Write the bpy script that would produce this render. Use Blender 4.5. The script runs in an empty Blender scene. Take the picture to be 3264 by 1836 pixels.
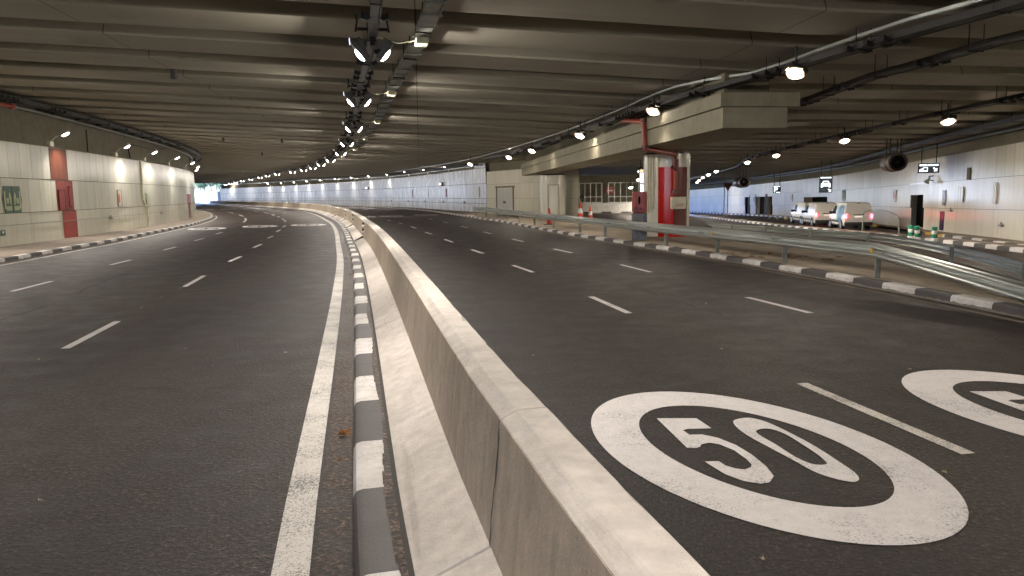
import bpy, bmesh, math, random
import numpy as np
from mathutils import Vector, Matrix
from mathutils.geometry import tessellate_polygon
random.seed(7)
PI = math.pi; R = math.radians
SC = bpy.context.scene; COL = SC.collection

# ------------------------------------------------------------------ camera, sky, sun, exposure
FPX, HY, SLOPE, HCAM = 2450.0, 614.0, -0.015, 2.0
ROLL = math.atan(SLOPE); PITCH = math.atan((918 - HY) * math.cos(ROLL) / FPX)
cam = bpy.data.cameras.new("camera"); camo = bpy.data.objects.new("camera", cam); COL.objects.link(camo)
cam.sensor_width = 36.0; cam.lens = 36.0 * FPX / 3264.0; cam.clip_start = 0.05; cam.clip_end = 5000
camo.matrix_world = Matrix.Translation((0, 0, HCAM)) @ Matrix.Rotation(PI / 2 - PITCH, 4, 'X') @ Matrix.Rotation(ROLL, 4, 'Z')
SC.camera = camo
world = bpy.data.worlds.new("World"); SC.world = world; world.use_nodes = True
SUN_EL, SUN_AZ = R(48), R(235)          # azimuth clockwise from +Y: behind and to the left
wn = world.node_tree; sky = wn.nodes.new("ShaderNodeTexSky"); sky.sky_type = 'NISHITA'; sky.sun_disc = False
sky.sun_elevation = SUN_EL; sky.sun_rotation = SUN_AZ; sky.air_density = 1.0; sky.dust_density = 1.2
bg = wn.nodes["Background"]; bg.inputs[1].default_value = 0.15
tint = wn.nodes.new("ShaderNodeMix"); tint.data_type = 'RGBA'; tint.blend_type = 'MULTIPLY'; tint.inputs[0].default_value = 1.0
tint.inputs[7].default_value = (.75, .88, 1.36, 1)          # the camera is balanced for the lamps, so daylight reads cool
wn.links.new(sky.outputs[0], tint.inputs[6]); wn.links.new(tint.outputs[2], bg.inputs[0])
sun = bpy.data.lights.new("sun", 'SUN'); sun.energy = 4.5; sun.angle = R(0.5); sun.color = (.76, .86, 1)
suno = bpy.data.objects.new("sun", sun); COL.objects.link(suno)
sd = Vector((math.sin(SUN_AZ) * math.cos(SUN_EL), math.cos(SUN_AZ) * math.cos(SUN_EL), math.sin(SUN_EL)))
suno.rotation_euler = (-sd).to_track_quat('-Z', 'Y').to_euler(); suno.location = sd * 60 + Vector((-100, 250, 0))
SC.view_settings.view_transform = 'Standard'; SC.view_settings.look = 'None'
SC.view_settings.exposure = 2.8; SC.view_settings.gamma = 1.0
cy = SC.cycles
cy.use_denoising = True; cy.use_adaptive_sampling = True; cy.adaptive_threshold = .004; cy.adaptive_min_samples = 64; cy.max_bounces = 7; cy.diffuse_bounces = 5; cy.glossy_bounces = 4
cy.sample_clamp_indirect = 6.0; cy.caustics_reflective = False; cy.caustics_refractive = False
try: cy.use_light_tree = True
except Exception: pass

# ------------------------------------------------------------------ measured points of the photograph -> the place
def ray(px, py):
    u, v = px - 1632.0, py - 918.0
    c, s = math.cos(ROLL), math.sin(ROLL)
    u2, v2 = u * c + v * s, -u * s + v * c
    return Vector((u2, FPX * math.cos(PITCH) - v2 * math.sin(PITCH), -(FPX * math.sin(PITCH) + v2 * math.cos(PITCH)))) / FPX
def G(px, py, z=0.0):
    r = ray(px, py); t = (z - HCAM) / r.z
    return (r.x * t, r.y * t)
def atY(px, py, Y):
    r = ray(px, py); t = Y / r.y
    return Vector((r.x * t, Y, HCAM + r.z * t))
def Gs(L, z=0.0): return [G(a, b, z) for a, b in L]
def ceil_z(x, y):
    z = 5.6 - .05 * min(x, 6.0) - .012 * y
    if x > 6: z -= .01 * (x - 6)
    if x < -45: z -= .03 * (-45 - x)
    return z
def onceil(px, py, drop=0.0, lo=3.0, hi=400.0):
    r = ray(px, py)
    for _ in range(60):
        m = .5 * (lo + hi); p = r * (m / r.y)
        if HCAM + p.z < ceil_z(p.x, p.y) - drop: lo = m
        else: hi = m
    return Vector((p.x, p.y, HCAM + p.z))
def z3(y): return -.72 - .0155 * (max(y, 12) - 45) if y > 12 else -.72 + .0155 * 33
def sstep(a, b, x):
    t = max(0, min(1, (x - a) / (b - a))); return t * t * (3 - 2 * t)
def edge3(y): return 9.2 + 4.5 * sstep(40, 62, y)
def zg(x, y): return z3(y) * sstep(edge3(y), edge3(y) + 3.0, x)
def G3(px, py):      # on the sunken slip road
    r = ray(px, py); t = 0
    z = -.8
    for _ in range(25):
        t = (z - HCAM) / r.z; z = .5 * z + .5 * z3(r.y * t)
    return (r.x * t, r.y * t)

class Curve:
    def __init__(s, pts, step=1.0):
        P = [Vector((p[0], p[1])) for p in pts]; Q = []
        E = [2 * P[0] - P[1]] + P + [2 * P[-1] - P[-2]]
        for i in range(1, len(E) - 2):
            a, b, c, d = E[i - 1:i + 3]; n = max(2, int((c - b).length / .5))
            def tj(t, p, q): return t + max((q - p).length, 1e-4) ** .5
            t0 = 0; t1 = tj(t0, a, b); t2 = tj(t1, b, c); t3 = tj(t2, c, d)
            for k in range(n):
                t = t1 + (t2 - t1) * k / n
                A1 = a * ((t1 - t) / (t1 - t0)) + b * ((t - t0) / (t1 - t0)); A2 = b * ((t2 - t) / (t2 - t1)) + c * ((t - t1) / (t2 - t1)); A3 = c * ((t3 - t) / (t3 - t2)) + d * ((t - t2) / (t3 - t2))
                B1 = A1 * ((t2 - t) / (t2 - t0)) + A2 * ((t - t0) / (t2 - t0)); B2 = A2 * ((t3 - t) / (t3 - t1)) + A3 * ((t - t1) / (t3 - t1))
                Q.append(B1 * ((t2 - t) / (t2 - t1)) + B2 * ((t - t1) / (t2 - t1)))
        Q.append(P[-1])
        s.q = np.array([[p.x, p.y] for p in Q]); s.s = np.concatenate([[0], np.cumsum(np.linalg.norm(np.diff(s.q, axis=0), axis=1))])
        s.L = float(s.s[-1])
    def at(s, t, off=0.0):
        x = float(np.interp(t, s.s, s.q[:, 0])); y = float(np.interp(t, s.s, s.q[:, 1]))
        if t < 0 or t > s.L:
            d = s.dir(t); e = t if t < 0 else t - s.L; x += d.x * e; y += d.y * e
        if off:
            n = s.nrm(t); x += n.x * off; y += n.y * off
        return Vector((x, y))
    def dir(s, t):
        a = max(0, min(s.L - .8, t - .4)); b = a + .8
        d = Vector((np.interp(b, s.s, s.q[:, 0]) - np.interp(a, s.s, s.q[:, 0]), np.interp(b, s.s, s.q[:, 1]) - np.interp(a, s.s, s.q[:, 1])))
        return d.normalized()
    def nrm(s, t):
        d = s.dir(t); return Vector((d.y, -d.x))
    def near(s, x, y): return float(s.s[np.argmin((s.q[:, 0] - x) ** 2 + (s.q[:, 1] - y) ** 2)])
    def sY(s, y): return float(s.s[np.argmin(np.abs(s.q[:, 1] - y))])
    def xY(s, y):
        return float(s.q[np.argmin(np.abs(s.q[:, 1] - y)), 0])
    def ts(s, step, a=0.0, b=None):
        b = s.L if b is None else b; n = max(1, int(round((b - a) / step)))
        return [a + (b - a) * i / n for i in range(n + 1)]

# ------------------------------------------------------------------ mesh builder
class MB:
    def __init__(s): s.v = []; s.f = []; s.m = []; s.uv = []; s.c = []
    def face(s, pts, mat=0, uv=None, rnd=0.5):
        b = len(s.v); s.v += [tuple(p) for p in pts]; s.f.append(tuple(range(b, b + len(pts)))); s.m.append(mat)
        s.uv.append(uv if uv else [(0, 0)] * len(pts)); s.c.append(rnd)
    def addmesh(s, vs, fs, mat=0):
        b = len(s.v); s.v += [tuple(p) for p in vs]
        for f in fs: s.f.append(tuple(b + i for i in f)); s.m.append(mat); s.uv.append([(0, 0)] * len(f)); s.c.append(.5)
    def boxm(s, M, sx, sy, sz, mat=0):
        vs = [M @ Vector((x * sx / 2, y * sy / 2, z * sz / 2)) for x in (-1, 1) for y in (-1, 1) for z in (-1, 1)]
        s.addmesh(vs, [(0, 1, 3, 2), (4, 6, 7, 5), (0, 4, 5, 1), (2, 3, 7, 6), (0, 2, 6, 4), (1, 5, 7, 3)], mat)
    def box(s, c, d, rz=0.0, mat=0, bev=0.0):
        M = Matrix.Translation(c) @ Matrix.Rotation(rz, 4, 'Z')
        if bev: s.rbox(M, d, bev, mat)
        else: s.boxm(M, d[0], d[1], d[2], mat)
    def rbox(s, M, d, r, mat=0):
        bm = bmesh.new(); bmesh.ops.create_cube(bm, size=1.0)
        for v in bm.verts: v.co = Vector((v.co.x * d[0], v.co.y * d[1], v.co.z * d[2]))
        bmesh.ops.bevel(bm, geom=bm.edges[:], offset=r, segments=2, affect='EDGES', profile=.6)
        s.addbm(bm, M, mat)
    def addbm(s, bm, M=Matrix.Identity(4), mat=0):
        bm.verts.index_update()
        s.addmesh([M @ v.co for v in bm.verts], [[v.index for v in f.verts] for f in bm.faces], mat); bm.free()
    def cyl(s, p0, p1, r, n=12, r2=None, mat=0, caps=True):
        p0, p1 = Vector(p0), Vector(p1); r2 = r if r2 is None else r2
        d = (p1 - p0).normalized(); a = d.orthogonal().normalized(); b = d.cross(a)
        vs = []
        for p, rr in ((p0, r), (p1, r2)): vs += [p + (a * math.cos(2 * PI * i / n) + b * math.sin(2 * PI * i / n)) * rr for i in range(n)]
        fs = [(i, (i + 1) % n, n + (i + 1) % n, n + i) for i in range(n)]
        if caps: fs += [tuple(range(n - 1, -1, -1)), tuple(range(n, 2 * n))]
        s.addmesh(vs, fs, mat)
    def tube(s, pts, r, n=8, mat=0):
        P = [Vector(p) for p in pts]; vs = []; fs = []; up = None
        for i, p in enumerate(P):
            d = ((P[min(i + 1, len(P) - 1)] - P[max(i - 1, 0)])).normalized()
            a = d.orthogonal().normalized() if up is None else (up - d * up.dot(d)).normalized()
            up = a; b = d.cross(a)
            vs += [p + (a * math.cos(2 * PI * k / n) + b * math.sin(2 * PI * k / n)) * r for k in range(n)]
        for i in range(len(P) - 1):
            fs += [(i * n + k, i * n + (k + 1) % n, (i + 1) * n + (k + 1) % n, (i + 1) * n + k) for k in range(n)]
        fs += [tuple(range(n - 1, -1, -1)), tuple((len(P) - 1) * n + k for k in range(n))]
        s.addmesh(vs, fs, mat)
    def lathe(s, c, prof, n=20, mat=0):
        vs = []; fs = []
        for r, z in prof: vs += [Vector((c[0] + r * math.cos(2 * PI * k / n), c[1] + r * math.sin(2 * PI * k / n), c[2] + z)) for k in range(n)]
        for i in range(len(prof) - 1):
            fs += [(i * n + k, i * n + (k + 1) % n, (i + 1) * n + (k + 1) % n, (i + 1) * n + k) for k in range(n)]
        fs.append(tuple((len(prof) - 1) * n + k for k in range(n)))
        s.addmesh(vs, fs, mat)
    def sweep(s, cu, ts, prof, mat=0, closed=False, zf=None, mats=None, caps=True, jit=None):
        n = len(prof); vs = []; b = len(s.v); acc = [0]
        for i in range(1, n): acc.append(acc[-1] + math.hypot(prof[i][0] - prof[i - 1][0], prof[i][1] - prof[i - 1][1]))
        for t in ts:
            p = cu.at(t); q = cu.nrm(t)
            for pk, (o, z) in enumerate(prof):
                if jit and pk in jit: e = abs(random.gauss(0, jit[pk])) + (random.random() < .05) * jit[pk] * 3; z -= e * .7; o += e * .5 if o < .9 else -e * .5
                x, y = p.x + q.x * o, p.y + q.y * o
                vs.append((x, y, z + (zf(x, y) if zf else 0)))
        s.v += vs
        for i in range(len(ts) - 1):
            for k in range(n if closed else n - 1):
                k2 = (k + 1) % n
                s.f.append((b + i * n + k, b + (i + 1) * n + k, b + (i + 1) * n + k2, b + i * n + k2))
                s.m.append(mats[i] if mats else mat)
                a2 = acc[k2] if k2 else acc[-1] + .1
                s.uv.append([(ts[i], acc[k]), (ts[i + 1], acc[k]), (ts[i + 1], a2), (ts[i], a2)]); s.c.append(.5)
        if closed and caps:
            for i in (0, len(ts) - 1):
                f = [b + i * n + k for k in range(n)]
                s.f.append(tuple(f)); s.m.append(mats[min(i, len(mats) - 1)] if mats else mat); s.uv.append([(0, 0)] * n); s.c.append(.5)
    def prism(s, poly, M, th, mat=0):   # polygon in local xy, thickness along local z
        n = len(poly); tri = tessellate_polygon([[Vector((p[0], p[1], 0)) for p in poly]])
        vs = [M @ Vector((p[0], p[1], 0)) for p in poly] + [M @ Vector((p[0], p[1], th)) for p in poly]
        fs = [tuple(t) for t in tri] + [tuple(n + i for i in reversed(t)) for t in tri]
        fs += [(i, (i + 1) % n, n + (i + 1) % n, n + i) for i in range(n)]
        s.addmesh(vs, fs, mat)
    def build(s, name, mats, parent=None, smooth=False, loc=None):
        me = bpy.data.meshes.new(name); me.from_pydata(s.v, [], s.f)
        if not isinstance(mats, (list, tuple)): mats = [mats]
        for m in mats: me.materials.append(m)
        me.polygons.foreach_set("material_index", s.m)
        ul = me.uv_layers.new(name="uv"); ul.data.foreach_set("uv", [c for f in s.uv for p in f for c in p])
        at = me.attributes.new("rnd", 'FLOAT', 'FACE'); at.data.foreach_set("value", s.c)
        bm = bmesh.new(); bm.from_mesh(me); bmesh.ops.recalc_face_normals(bm, faces=bm.faces[:]); bm.to_mesh(me); bm.free()
        if smooth:
            me.polygons.foreach_set("use_smooth", [True] * len(me.polygons)); me.set_sharp_from_angle(angle=R(60 if name == 'rail' else 38))
        o = bpy.data.objects.new(name, me); COL.objects.link(o)
        if loc is not None: o.location = loc
        if parent is not None: o.parent = parent
        return o
def tag(o, label, cat, group=None, kind=None):
    o["label"] = label; o["category"] = cat
    if group: o["group"] = group
    if kind: o["kind"] = kind
    return o
def struct(o): o["kind"] = "structure"; return o
def thing(name, label, cat, loc=(0, 0, 0), rz=0.0, group=None):
    o = bpy.data.objects.new(name, None); COL.objects.link(o); o.location = loc; o.rotation_euler = (0, 0, rz); o.empty_display_size = .2
    return tag(o, label, cat, group)
def copy_tree(o, parent=None):
    c = o.copy(); COL.objects.link(c)
    if parent is not None: c.parent = parent; c.matrix_parent_inverse = o.matrix_parent_inverse
    for ch in list(o.children): copy_tree(ch, c)
    return c

# ------------------------------------------------------------------ materials
def base_mat(name, col, rough=.6, metal=0.0, spec=.5):
    m = bpy.data.materials.new(name); m.use_nodes = True; b = m.node_tree.nodes["Principled BSDF"]
    b.inputs["Base Color"].default_value = (*col, 1); b.inputs["Roughness"].default_value = rough; b.inputs["Metallic"].default_value = metal
    b.inputs["Specular IOR Level"].default_value = spec
    return m, m.node_tree, b
def nd(nt, t, **kw):
    n = nt.nodes.new(t)
    for k, v in kw.items(): setattr(n, k, v)
    return n
def ramp(nt, fac, stops):
    r = nd(nt, "ShaderNodeValToRGB"); e = r.color_ramp.elements
    while len(e) < len(stops): e.new(.5)
    for i, (p, c) in enumerate(stops): e[i].position = p; e[i].color = (*c, 1) if len(c) == 3 else c
    nt.links.new(fac, r.inputs[0]); return r.outputs[0]
def noise(nt, vec, scale, detail=4, rough=.6, dist=0.0):
    n = nd(nt, "ShaderNodeTexNoise"); n.inputs["Scale"].default_value = scale; n.inputs["Detail"].default_value = detail
    n.inputs["Roughness"].default_value = rough; n.inputs["Distortion"].default_value = dist
    if vec is not None: nt.links.new(vec, n.inputs["Vector"])
    return n.outputs["Fac"]
def mapping(nt, vec, sc=(1, 1, 1), loc=(0, 0, 0)):
    m = nd(nt, "ShaderNodeMapping"); m.inputs["Scale"].default_value = sc; m.inputs["Location"].default_value = loc
    nt.links.new(vec, m.inputs[0]); return m.outputs[0]
def mix(nt, a, b, fac, mode='MIX'):
    n = nd(nt, "ShaderNodeMix", data_type='RGBA', blend_type=mode)
    for sock, val in ((n.inputs[0], fac), (n.inputs[6], a), (n.inputs[7], b)):
        if hasattr(val, "is_linked") or hasattr(val, "links"): nt.links.new(val, sock)
        elif isinstance(val, (int, float)): sock.default_value = val
        else: sock.default_value = (*val, 1)
    return n.outputs[2]
def math_n(nt, op, a, b=None):
    n = nd(nt, "ShaderNodeMath", operation=op)
    for i, v in enumerate((a, b)):
        if v is None: continue
        if isinstance(v, (int, float)): n.inputs[i].default_value = v
        else: nt.links.new(v, n.inputs[i])
    return n.outputs[0]
def bump(nt, b, h, strength=.3, dist=.01):
    n = nd(nt, "ShaderNodeBump"); n.inputs["Strength"].default_value = strength; n.inputs["Distance"].default_value = dist
    nt.links.new(h, n.inputs["Height"]); nt.links.new(n.outputs[0], b.inputs["Normal"])
def objco(nt): return nd(nt, "ShaderNodeTexCoord").outputs["Object"]
def geo(nt): return nd(nt, "ShaderNodeNewGeometry").outputs["Position"]

def mat_plain(name, col, rough=.6, metal=0., var=.15, scale=6., bmp=0., spec=.5, rv=.12):
    m, nt, b = base_mat(name, col, rough, metal, spec)
    n = noise(nt, objco(nt), scale, 5)
    c = ramp(nt, n, [(.3, tuple(x * (1 - var) for x in col)), (.7, tuple(min(1, x * (1 + var)) for x in col))])
    nt.links.new(c, b.inputs["Base Color"])
    rr = nd(nt, "ShaderNodeMapRange"); rr.inputs["To Min"].default_value = max(.02, rough - rv); rr.inputs["To Max"].default_value = min(1, rough + rv)
    nt.links.new(n, rr.inputs[0]); nt.links.new(rr.outputs[0], b.inputs["Roughness"])
    if bmp: bump(nt, b, noise(nt, objco(nt), scale * 8, 4), bmp, .01)
    return m
def mat_emit(name, col, strength):
    m, nt, b = base_mat(name, (.8, .8, .8), .3)
    b.inputs["Emission Color"].default_value = (*col, 1); b.inputs["Emission Strength"].default_value = strength
    return m
def mat_asphalt(name, tone=1.0, hue=(1, 1, 1)):
    m, nt, b = base_mat(name, (.05, .047, .044), .55, 0, .36)
    P = geo(nt); C = lambda r, g, bl: (r * tone * hue[0], g * tone * hue[1], bl * tone * hue[2])
    big = noise(nt, P, .22, 4, .6, .6); mid = noise(nt, P, 1.7, 5, .65); fine = noise(nt, P, 55, 3, .7); grain = noise(nt, P, 60, 3, .75); agg = noise(nt, P, 27, 1.5, .5)
    c1 = ramp(nt, big, [(.3, C(.0165, .013, .0138)), (.7, C(.028, .0222, .0222))])
    c2 = mix(nt, c1, C(.046, .037, .034), ramp(nt, mid, [(.44, (0, 0, 0)), (.72, (.8, .8, .8))]))
    # polished wheel tracks and a darker oil band follow the lanes
    tr = noise(nt, mapping(nt, P, (.55, .045, 1), (0, 0, 0)), 1.0, 3, .5, .2)
    c2 = mix(nt, c2, ramp(nt, tr, [(.33, (.62, .61, .66)), (.64, (1.36, 1.34, 1.22))]), .9, 'MULTIPLY')
    ag2 = noise(nt, P, 7.5, 5, .8); c2 = mix(nt, c2, ramp(nt, ag2, [(.34, (.55, .55, .55)), (.52, (1, 1, 1)), (.68, (1.6, 1.56, 1.45))]), .75, 'MULTIPLY')
    sp = ramp(nt, grain, [(.36, (.22, .22, .22)), (.5, (.9, .9, .9)), (.62, (2.3, 2.2, 2.05)), (.75, (3.6, 3.4, 3.0))])
    c3 = mix(nt, c2, sp, .8, 'MULTIPLY')
    c3 = mix(nt, c3, ramp(nt, agg, [(.34, (.25, .25, .25)), (.5, (.95, .95, .95)), (.64, (2.3, 2.2, 2.05)), (.74, (4.2, 4.0, 3.6))]), .85, 'MULTIPLY')
    v = nd(nt, "ShaderNodeTexVoronoi", feature='DISTANCE_TO_EDGE'); v.inputs["Scale"].default_value = .16
    nt.links.new(mix(nt, P, noise(nt, P, 1.1, 5), .35), v.inputs["Vector"])
    c4 = mix(nt, c3, ramp(nt, v.outputs["Distance"], [(.0, (.6, .6, .6)), (.005, (1, 1, 1))]), .8, 'MULTIPLY')
    spots = nd(nt, "ShaderNodeTexVoronoi"); spots.inputs["Scale"].default_value = .8; nt.links.new(mix(nt, P, noise(nt, P, 3, 3), .2), spots.inputs["Vector"])
    c4 = mix(nt, c4, ramp(nt, spots.outputs["Distance"], [(.06, (.6, .58, .56)), (.17, (1, 1, 1))]), .55, 'MULTIPLY')
    nt.links.new(c4, b.inputs["Base Color"])
    rr = ramp(nt, mid, [(.3, (.42, .42, .42)), (.7, (.60, .60, .60))]); nt.links.new(rr, b.inputs["Roughness"])
    h = math_n(nt, 'ADD', math_n(nt, 'ADD', fine, math_n(nt, 'MULTIPLY', grain, .8)), agg); bump(nt, b, h, .7, .014)
    return m
def mat_paint(name, col, wear=.5, rough=.55, foot=None):
    m, nt, b = base_mat(name, col, rough)
    P = geo(nt); n1 = noise(nt, P, 75, 4, .75); n2 = noise(nt, P, 1.6, 4, .6); n3 = noise(nt, P, 9, 4)
    f = math_n(nt, 'ADD', math_n(nt, 'MULTIPLY', n1, .7), math_n(nt, 'MULTIPLY', n2, .3))
    k = ramp(nt, f, [(.30 + .1 * wear, (1, 1, 1)), (.40 + .1 * wear, (0, 0, 0))])
    cc = ramp(nt, n3, [(.3, tuple(x * .86 for x in col)), (.7, col)])
    cc = mix(nt, cc, (.07, .065, .06), k)
    if foot:
        sx = nd(nt, "ShaderNodeSeparateXYZ"); nt.links.new(P, sx.inputs[0]); zz = math_n(nt, 'ADD', sx.outputs[2], math_n(nt, 'MULTIPLY', math_n(nt, 'SUBTRACT', noise(nt, P, 6, 5, .7), .5), .11))
        cc = mix(nt, ramp(nt, zz, [(foot - .006, (.20, .17, .135)), (foot + .006, (.24, .21, .17))]), cc, ramp(nt, zz, [(foot - .004, (0, 0, 0)), (foot + .004, (1, 1, 1))]))
        cc = mix(nt, cc, ramp(nt, noise(nt, P, 2.2, 5, .7), [(.35, (.7, .67, .63)), (.6, (1, 1, 1))]), .8, 'MULTIPLY')
    nt.links.new(cc, b.inputs["Base Color"])
    bump(nt, b, noise(nt, P, 90, 3, .7), .4, .008)
    return m
def mat_concrete(name, c1, c2, rough=.75, streak=.0, sc=1.0, bmp=.35, fine=45, blot=.8, scuff=0.):
    m, nt, b = base_mat(name, c1, rough)
    P = geo(nt); big = noise(nt, P, .7 * sc, 6, .62, .4); mid = noise(nt, P, 5 * sc, 5, .6)
    col = ramp(nt, big, [(.3, c1), (.7, c2)])
    col = mix(nt, col, ramp(nt, mid, [(.3, (.8, .8, .8)), (.65, (1.08, 1.07, 1.05))]), blot, 'MULTIPLY')
    if streak:
        st = noise(nt, mapping(nt, P, (5, 5, .35)), 2.0, 5, .65)
        col = mix(nt, col, ramp(nt, st, [(.38, (.62, .60, .56)), (.6, (1, 1, 1))]), streak, 'MULTIPLY')
    if scuff:
        uv = nd(nt, "ShaderNodeUVMap", uv_map="uv").outputs[0]
        sc1 = noise(nt, mapping(nt, uv, (.35, 9, 1)), 1.0, 5, .65, .4); sc2 = noise(nt, mapping(nt, uv, (2.2, 14, 1)), 1.0, 4, .7)
        col = mix(nt, col, ramp(nt, sc1, [(.58, (1, 1, 1)), (.70, (.66, .64, .62))]), scuff, 'MULTIPLY'); col = mix(nt, col, ramp(nt, sc2, [(.62, (1, 1, 1)), (.72, (.72, .7, .68))]), scuff * .7, 'MULTIPLY')
    pits = nd(nt, "ShaderNodeTexVoronoi"); pits.inputs["Scale"].default_value = 26; nt.links.new(P, pits.inputs["Vector"])
    col = mix(nt, col, ramp(nt, pits.outputs["Distance"], [(.05, (.55, .53, .5)), (.14, (1, 1, 1))]), .35, 'MULTIPLY')
    nt.links.new(col, b.inputs["Base Color"])
    bump(nt, b, math_n(nt, 'ADD', noise(nt, P, fine, 4, .7), mid), bmp, .012)
    return m
def mat_panel(name, col, dirt, rough=.22, gloss=.5, df=.42, tv=.10):
    m, nt, b = base_mat(name, col, rough, 0, gloss)
    uv = nd(nt, "ShaderNodeUVMap", uv_map="uv").outputs[0]
    a = nd(nt, "ShaderNodeAttribute", attribute_name="rnd").outputs["Fac"]
    c = ramp(nt, a, [(0, tuple(x * (1 - tv) for x in col)), (1, tuple(min(1, x * (1 + tv * .4)) for x in col))])
    st = noise(nt, mapping(nt, uv, (2.2, .22, 1)), 1.3, 4, .55, .2); bl = noise(nt, uv, .9, 5, .6, .5)
    f = math_n(nt, 'MULTIPLY', ramp(nt, st, [(.42, (0, 0, 0)), (.68, (1, 1, 1))]), ramp(nt, bl, [(.35, (.25, .25, .25)), (.6, (1, 1, 1))]))
    c = mix(nt, c, dirt, math_n(nt, 'MULTIPLY', f, df))
    c = mix(nt, c, ramp(nt, noise(nt, uv, 14, 4), [(.3, (.9, .9, .9)), (.7, (1.04, 1.04, 1.04))]), .7, 'MULTIPLY')
    nt.links.new(c, b.inputs["Base Color"])
    r = math_n(nt, 'ADD', math_n(nt, 'MULTIPLY', st, .12), rough - .06); nt.links.new(r, b.inputs["Roughness"])
    bump(nt, b, noise(nt, mapping(nt, uv, (1, .6, 1)), .9, 2), .12, .03)
    return m

M_asph = mat_asphalt("asphalt", .72); M_asph2 = mat_asphalt("patched_asphalt", .75)
M_white = mat_paint("road_paint", (.71, .675, .67), .62)
M_whiteworn = mat_paint("worn_road_paint", (.66, .62, .57), 1.05)
M_kw = mat_paint("kerb_white_paint", (.72, .69, .67), .5, .55, .045); M_kb = mat_paint("kerb_black_paint", (.072, .064, .064), .0, .55, .03)
M_kw3 = mat_paint("low_kerb_white_paint", (.70, .67, .66), .5); M_kb3 = mat_paint("low_kerb_black_paint", (.072, .066, .062), .0)
M_ky = mat_paint("kerb_yellow_paint", (.55, .36, .06), .3)
M_conc = mat_concrete("barrier_concrete", (.53, .48, .44), (.67, .62, .57), .78, .12, 1.6, .7, 45, .9, .55)
M_concf = mat_concrete("barrier_face_concrete", (.50, .415, .325), (.64, .535, .425), .82, .45, 1.6, .7)
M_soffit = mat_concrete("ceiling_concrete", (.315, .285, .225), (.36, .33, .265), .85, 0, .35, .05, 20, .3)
M_upper = mat_concrete("upper_wall_concrete", (.175, .16, .11), (.23, .21, .145), .8, .35, .5, .2)
def mat_soffit(name, c1, c2):
    m, nt, b = base_mat(name, c1, .85); P = geo(nt); rot = nd(nt, "ShaderNodeMapping"); rot.inputs["Rotation"].default_value = (0, 0, R(-6.7)); nt.links.new(P, rot.inputs[0]); Q = rot.outputs[0]
    n1 = noise(nt, mapping(nt, Q, (.12, 1.1, 1)), 1.0, 4, .55); n2 = noise(nt, mapping(nt, Q, (.8, .8, .8)), 1.0, 4, .6)
    c = ramp(nt, n1, [(.3, c1), (.7, c2)])
    st = ramp(nt, n2, [(.60, (1, 1, 1)), (.74, (.72, .69, .64))]); c = mix(nt, c, st, .7, 'MULTIPLY')
    sx = nd(nt, "ShaderNodeSeparateXYZ"); nt.links.new(Q, sx.inputs[0]); fr = math_n(nt, 'FRACT', math_n(nt, 'MULTIPLY', sx.outputs[0], 1 / 7.3))
    j = math_n(nt, 'LESS_THAN', fr, .004); c = mix(nt, c, (.06, .055, .045), math_n(nt, 'MULTIPLY', j, .8))
    nt.links.new(c, b.inputs["Base Color"]); return m
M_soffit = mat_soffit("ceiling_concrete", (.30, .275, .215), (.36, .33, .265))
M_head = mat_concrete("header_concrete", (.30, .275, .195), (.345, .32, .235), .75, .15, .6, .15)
M_isl = mat_concrete("island_paving", (.33, .275, .21), (.50, .42, .33), .85, 0, 1.0, .5)
M_pave = mat_concrete("pavement", (.17, .14, .115), (.27, .22, .17), .85, 0, 1.0, .5)
M_panel = mat_panel("enamel_panel", (.68, .675, .55), (.44, .42, .33), .24)
M_panelb = mat_panel("daylight_tinted_enamel", (.63, .65, .695), (.47, .47, .48), .27, 1.0, .2, .05)  # blue of the reflected daylight is put into the enamel colour
M_panelr = mat_panel("polished_enamel_panel", (.70, .675, .58), (.48, .455, .37), .2, .5)
M_clad = mat_panel("beige_cladding", (.60, .56, .42), (.50, .46, .34), .4)
M_joint = mat_plain("joint_gap", (.05, .047, .042), .9)
M_red = mat_panel("red_enamel", (.34, .022, .014), (.22, .02, .015), .22); M_redfade = mat_panel("faded_red_enamel", (.15, .036, .02), (.24, .14, .09), .42, .2)
M_redpink = mat_panel("dusty_red_enamel", (.21, .035, .03), (.15, .03, .025), .4, .2)
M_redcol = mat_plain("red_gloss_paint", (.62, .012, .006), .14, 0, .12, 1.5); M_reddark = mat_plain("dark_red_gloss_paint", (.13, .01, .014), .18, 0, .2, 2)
M_pipe = mat_plain("red_pipe_paint", (.34, .06, .03), .4, 0, .3, 5); M_pipedk = mat_plain("dark_red_pipe_paint", (.13, .022, .018), .4, 0, .3, 5)
M_galv = mat_plain("galvanised_steel", (.50, .53, .51), .30, .88, .06, 9.0, 0, .5, .03); M_galvd = mat_plain("dull_galvanised_steel", (.30, .31, .27), .5, .6, .25, 4)
M_black = mat_plain("black_metal", (.018, .016, .015), .5, .3); M_dark = mat_plain("dark_housing", (.05, .047, .045), .45, .4)
M_rubber = mat_plain("rubber", (.02, .02, .02), .8); M_yel = mat_plain("yellow_reflector", (.75, .42, .02), .3)
M_cream = mat_plain("cream_enamel", (.72, .68, .50), .35); M_greyp = mat_plain("grey_paint", (.42, .42, .38), .45)
M_lens = mat_emit("lamp_glass", (1, .96, .90), 6); M_lensw = mat_emit("warm_lamp_glass", (1, .90, .76), 6)
M_colm = mat_panel("ribbed_column_cladding", (.74, .71, .60), (.50, .47, .38), .22, .7)
M_vanw = mat_plain("white_van_paint", (.70, .68, .63), .22, 0, .04, 2); M_glass = mat_plain("dark_window_glass", (.012, .013, .014), .06, 0, .1, 2, 0, .6)
M_blue = mat_plain("blue_livery", (.03, .12, .22), .3, 0, .3, 5); M_teal = mat_plain("teal_livery", (.08, .26, .25), .3, 0, .2, 5)
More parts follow.
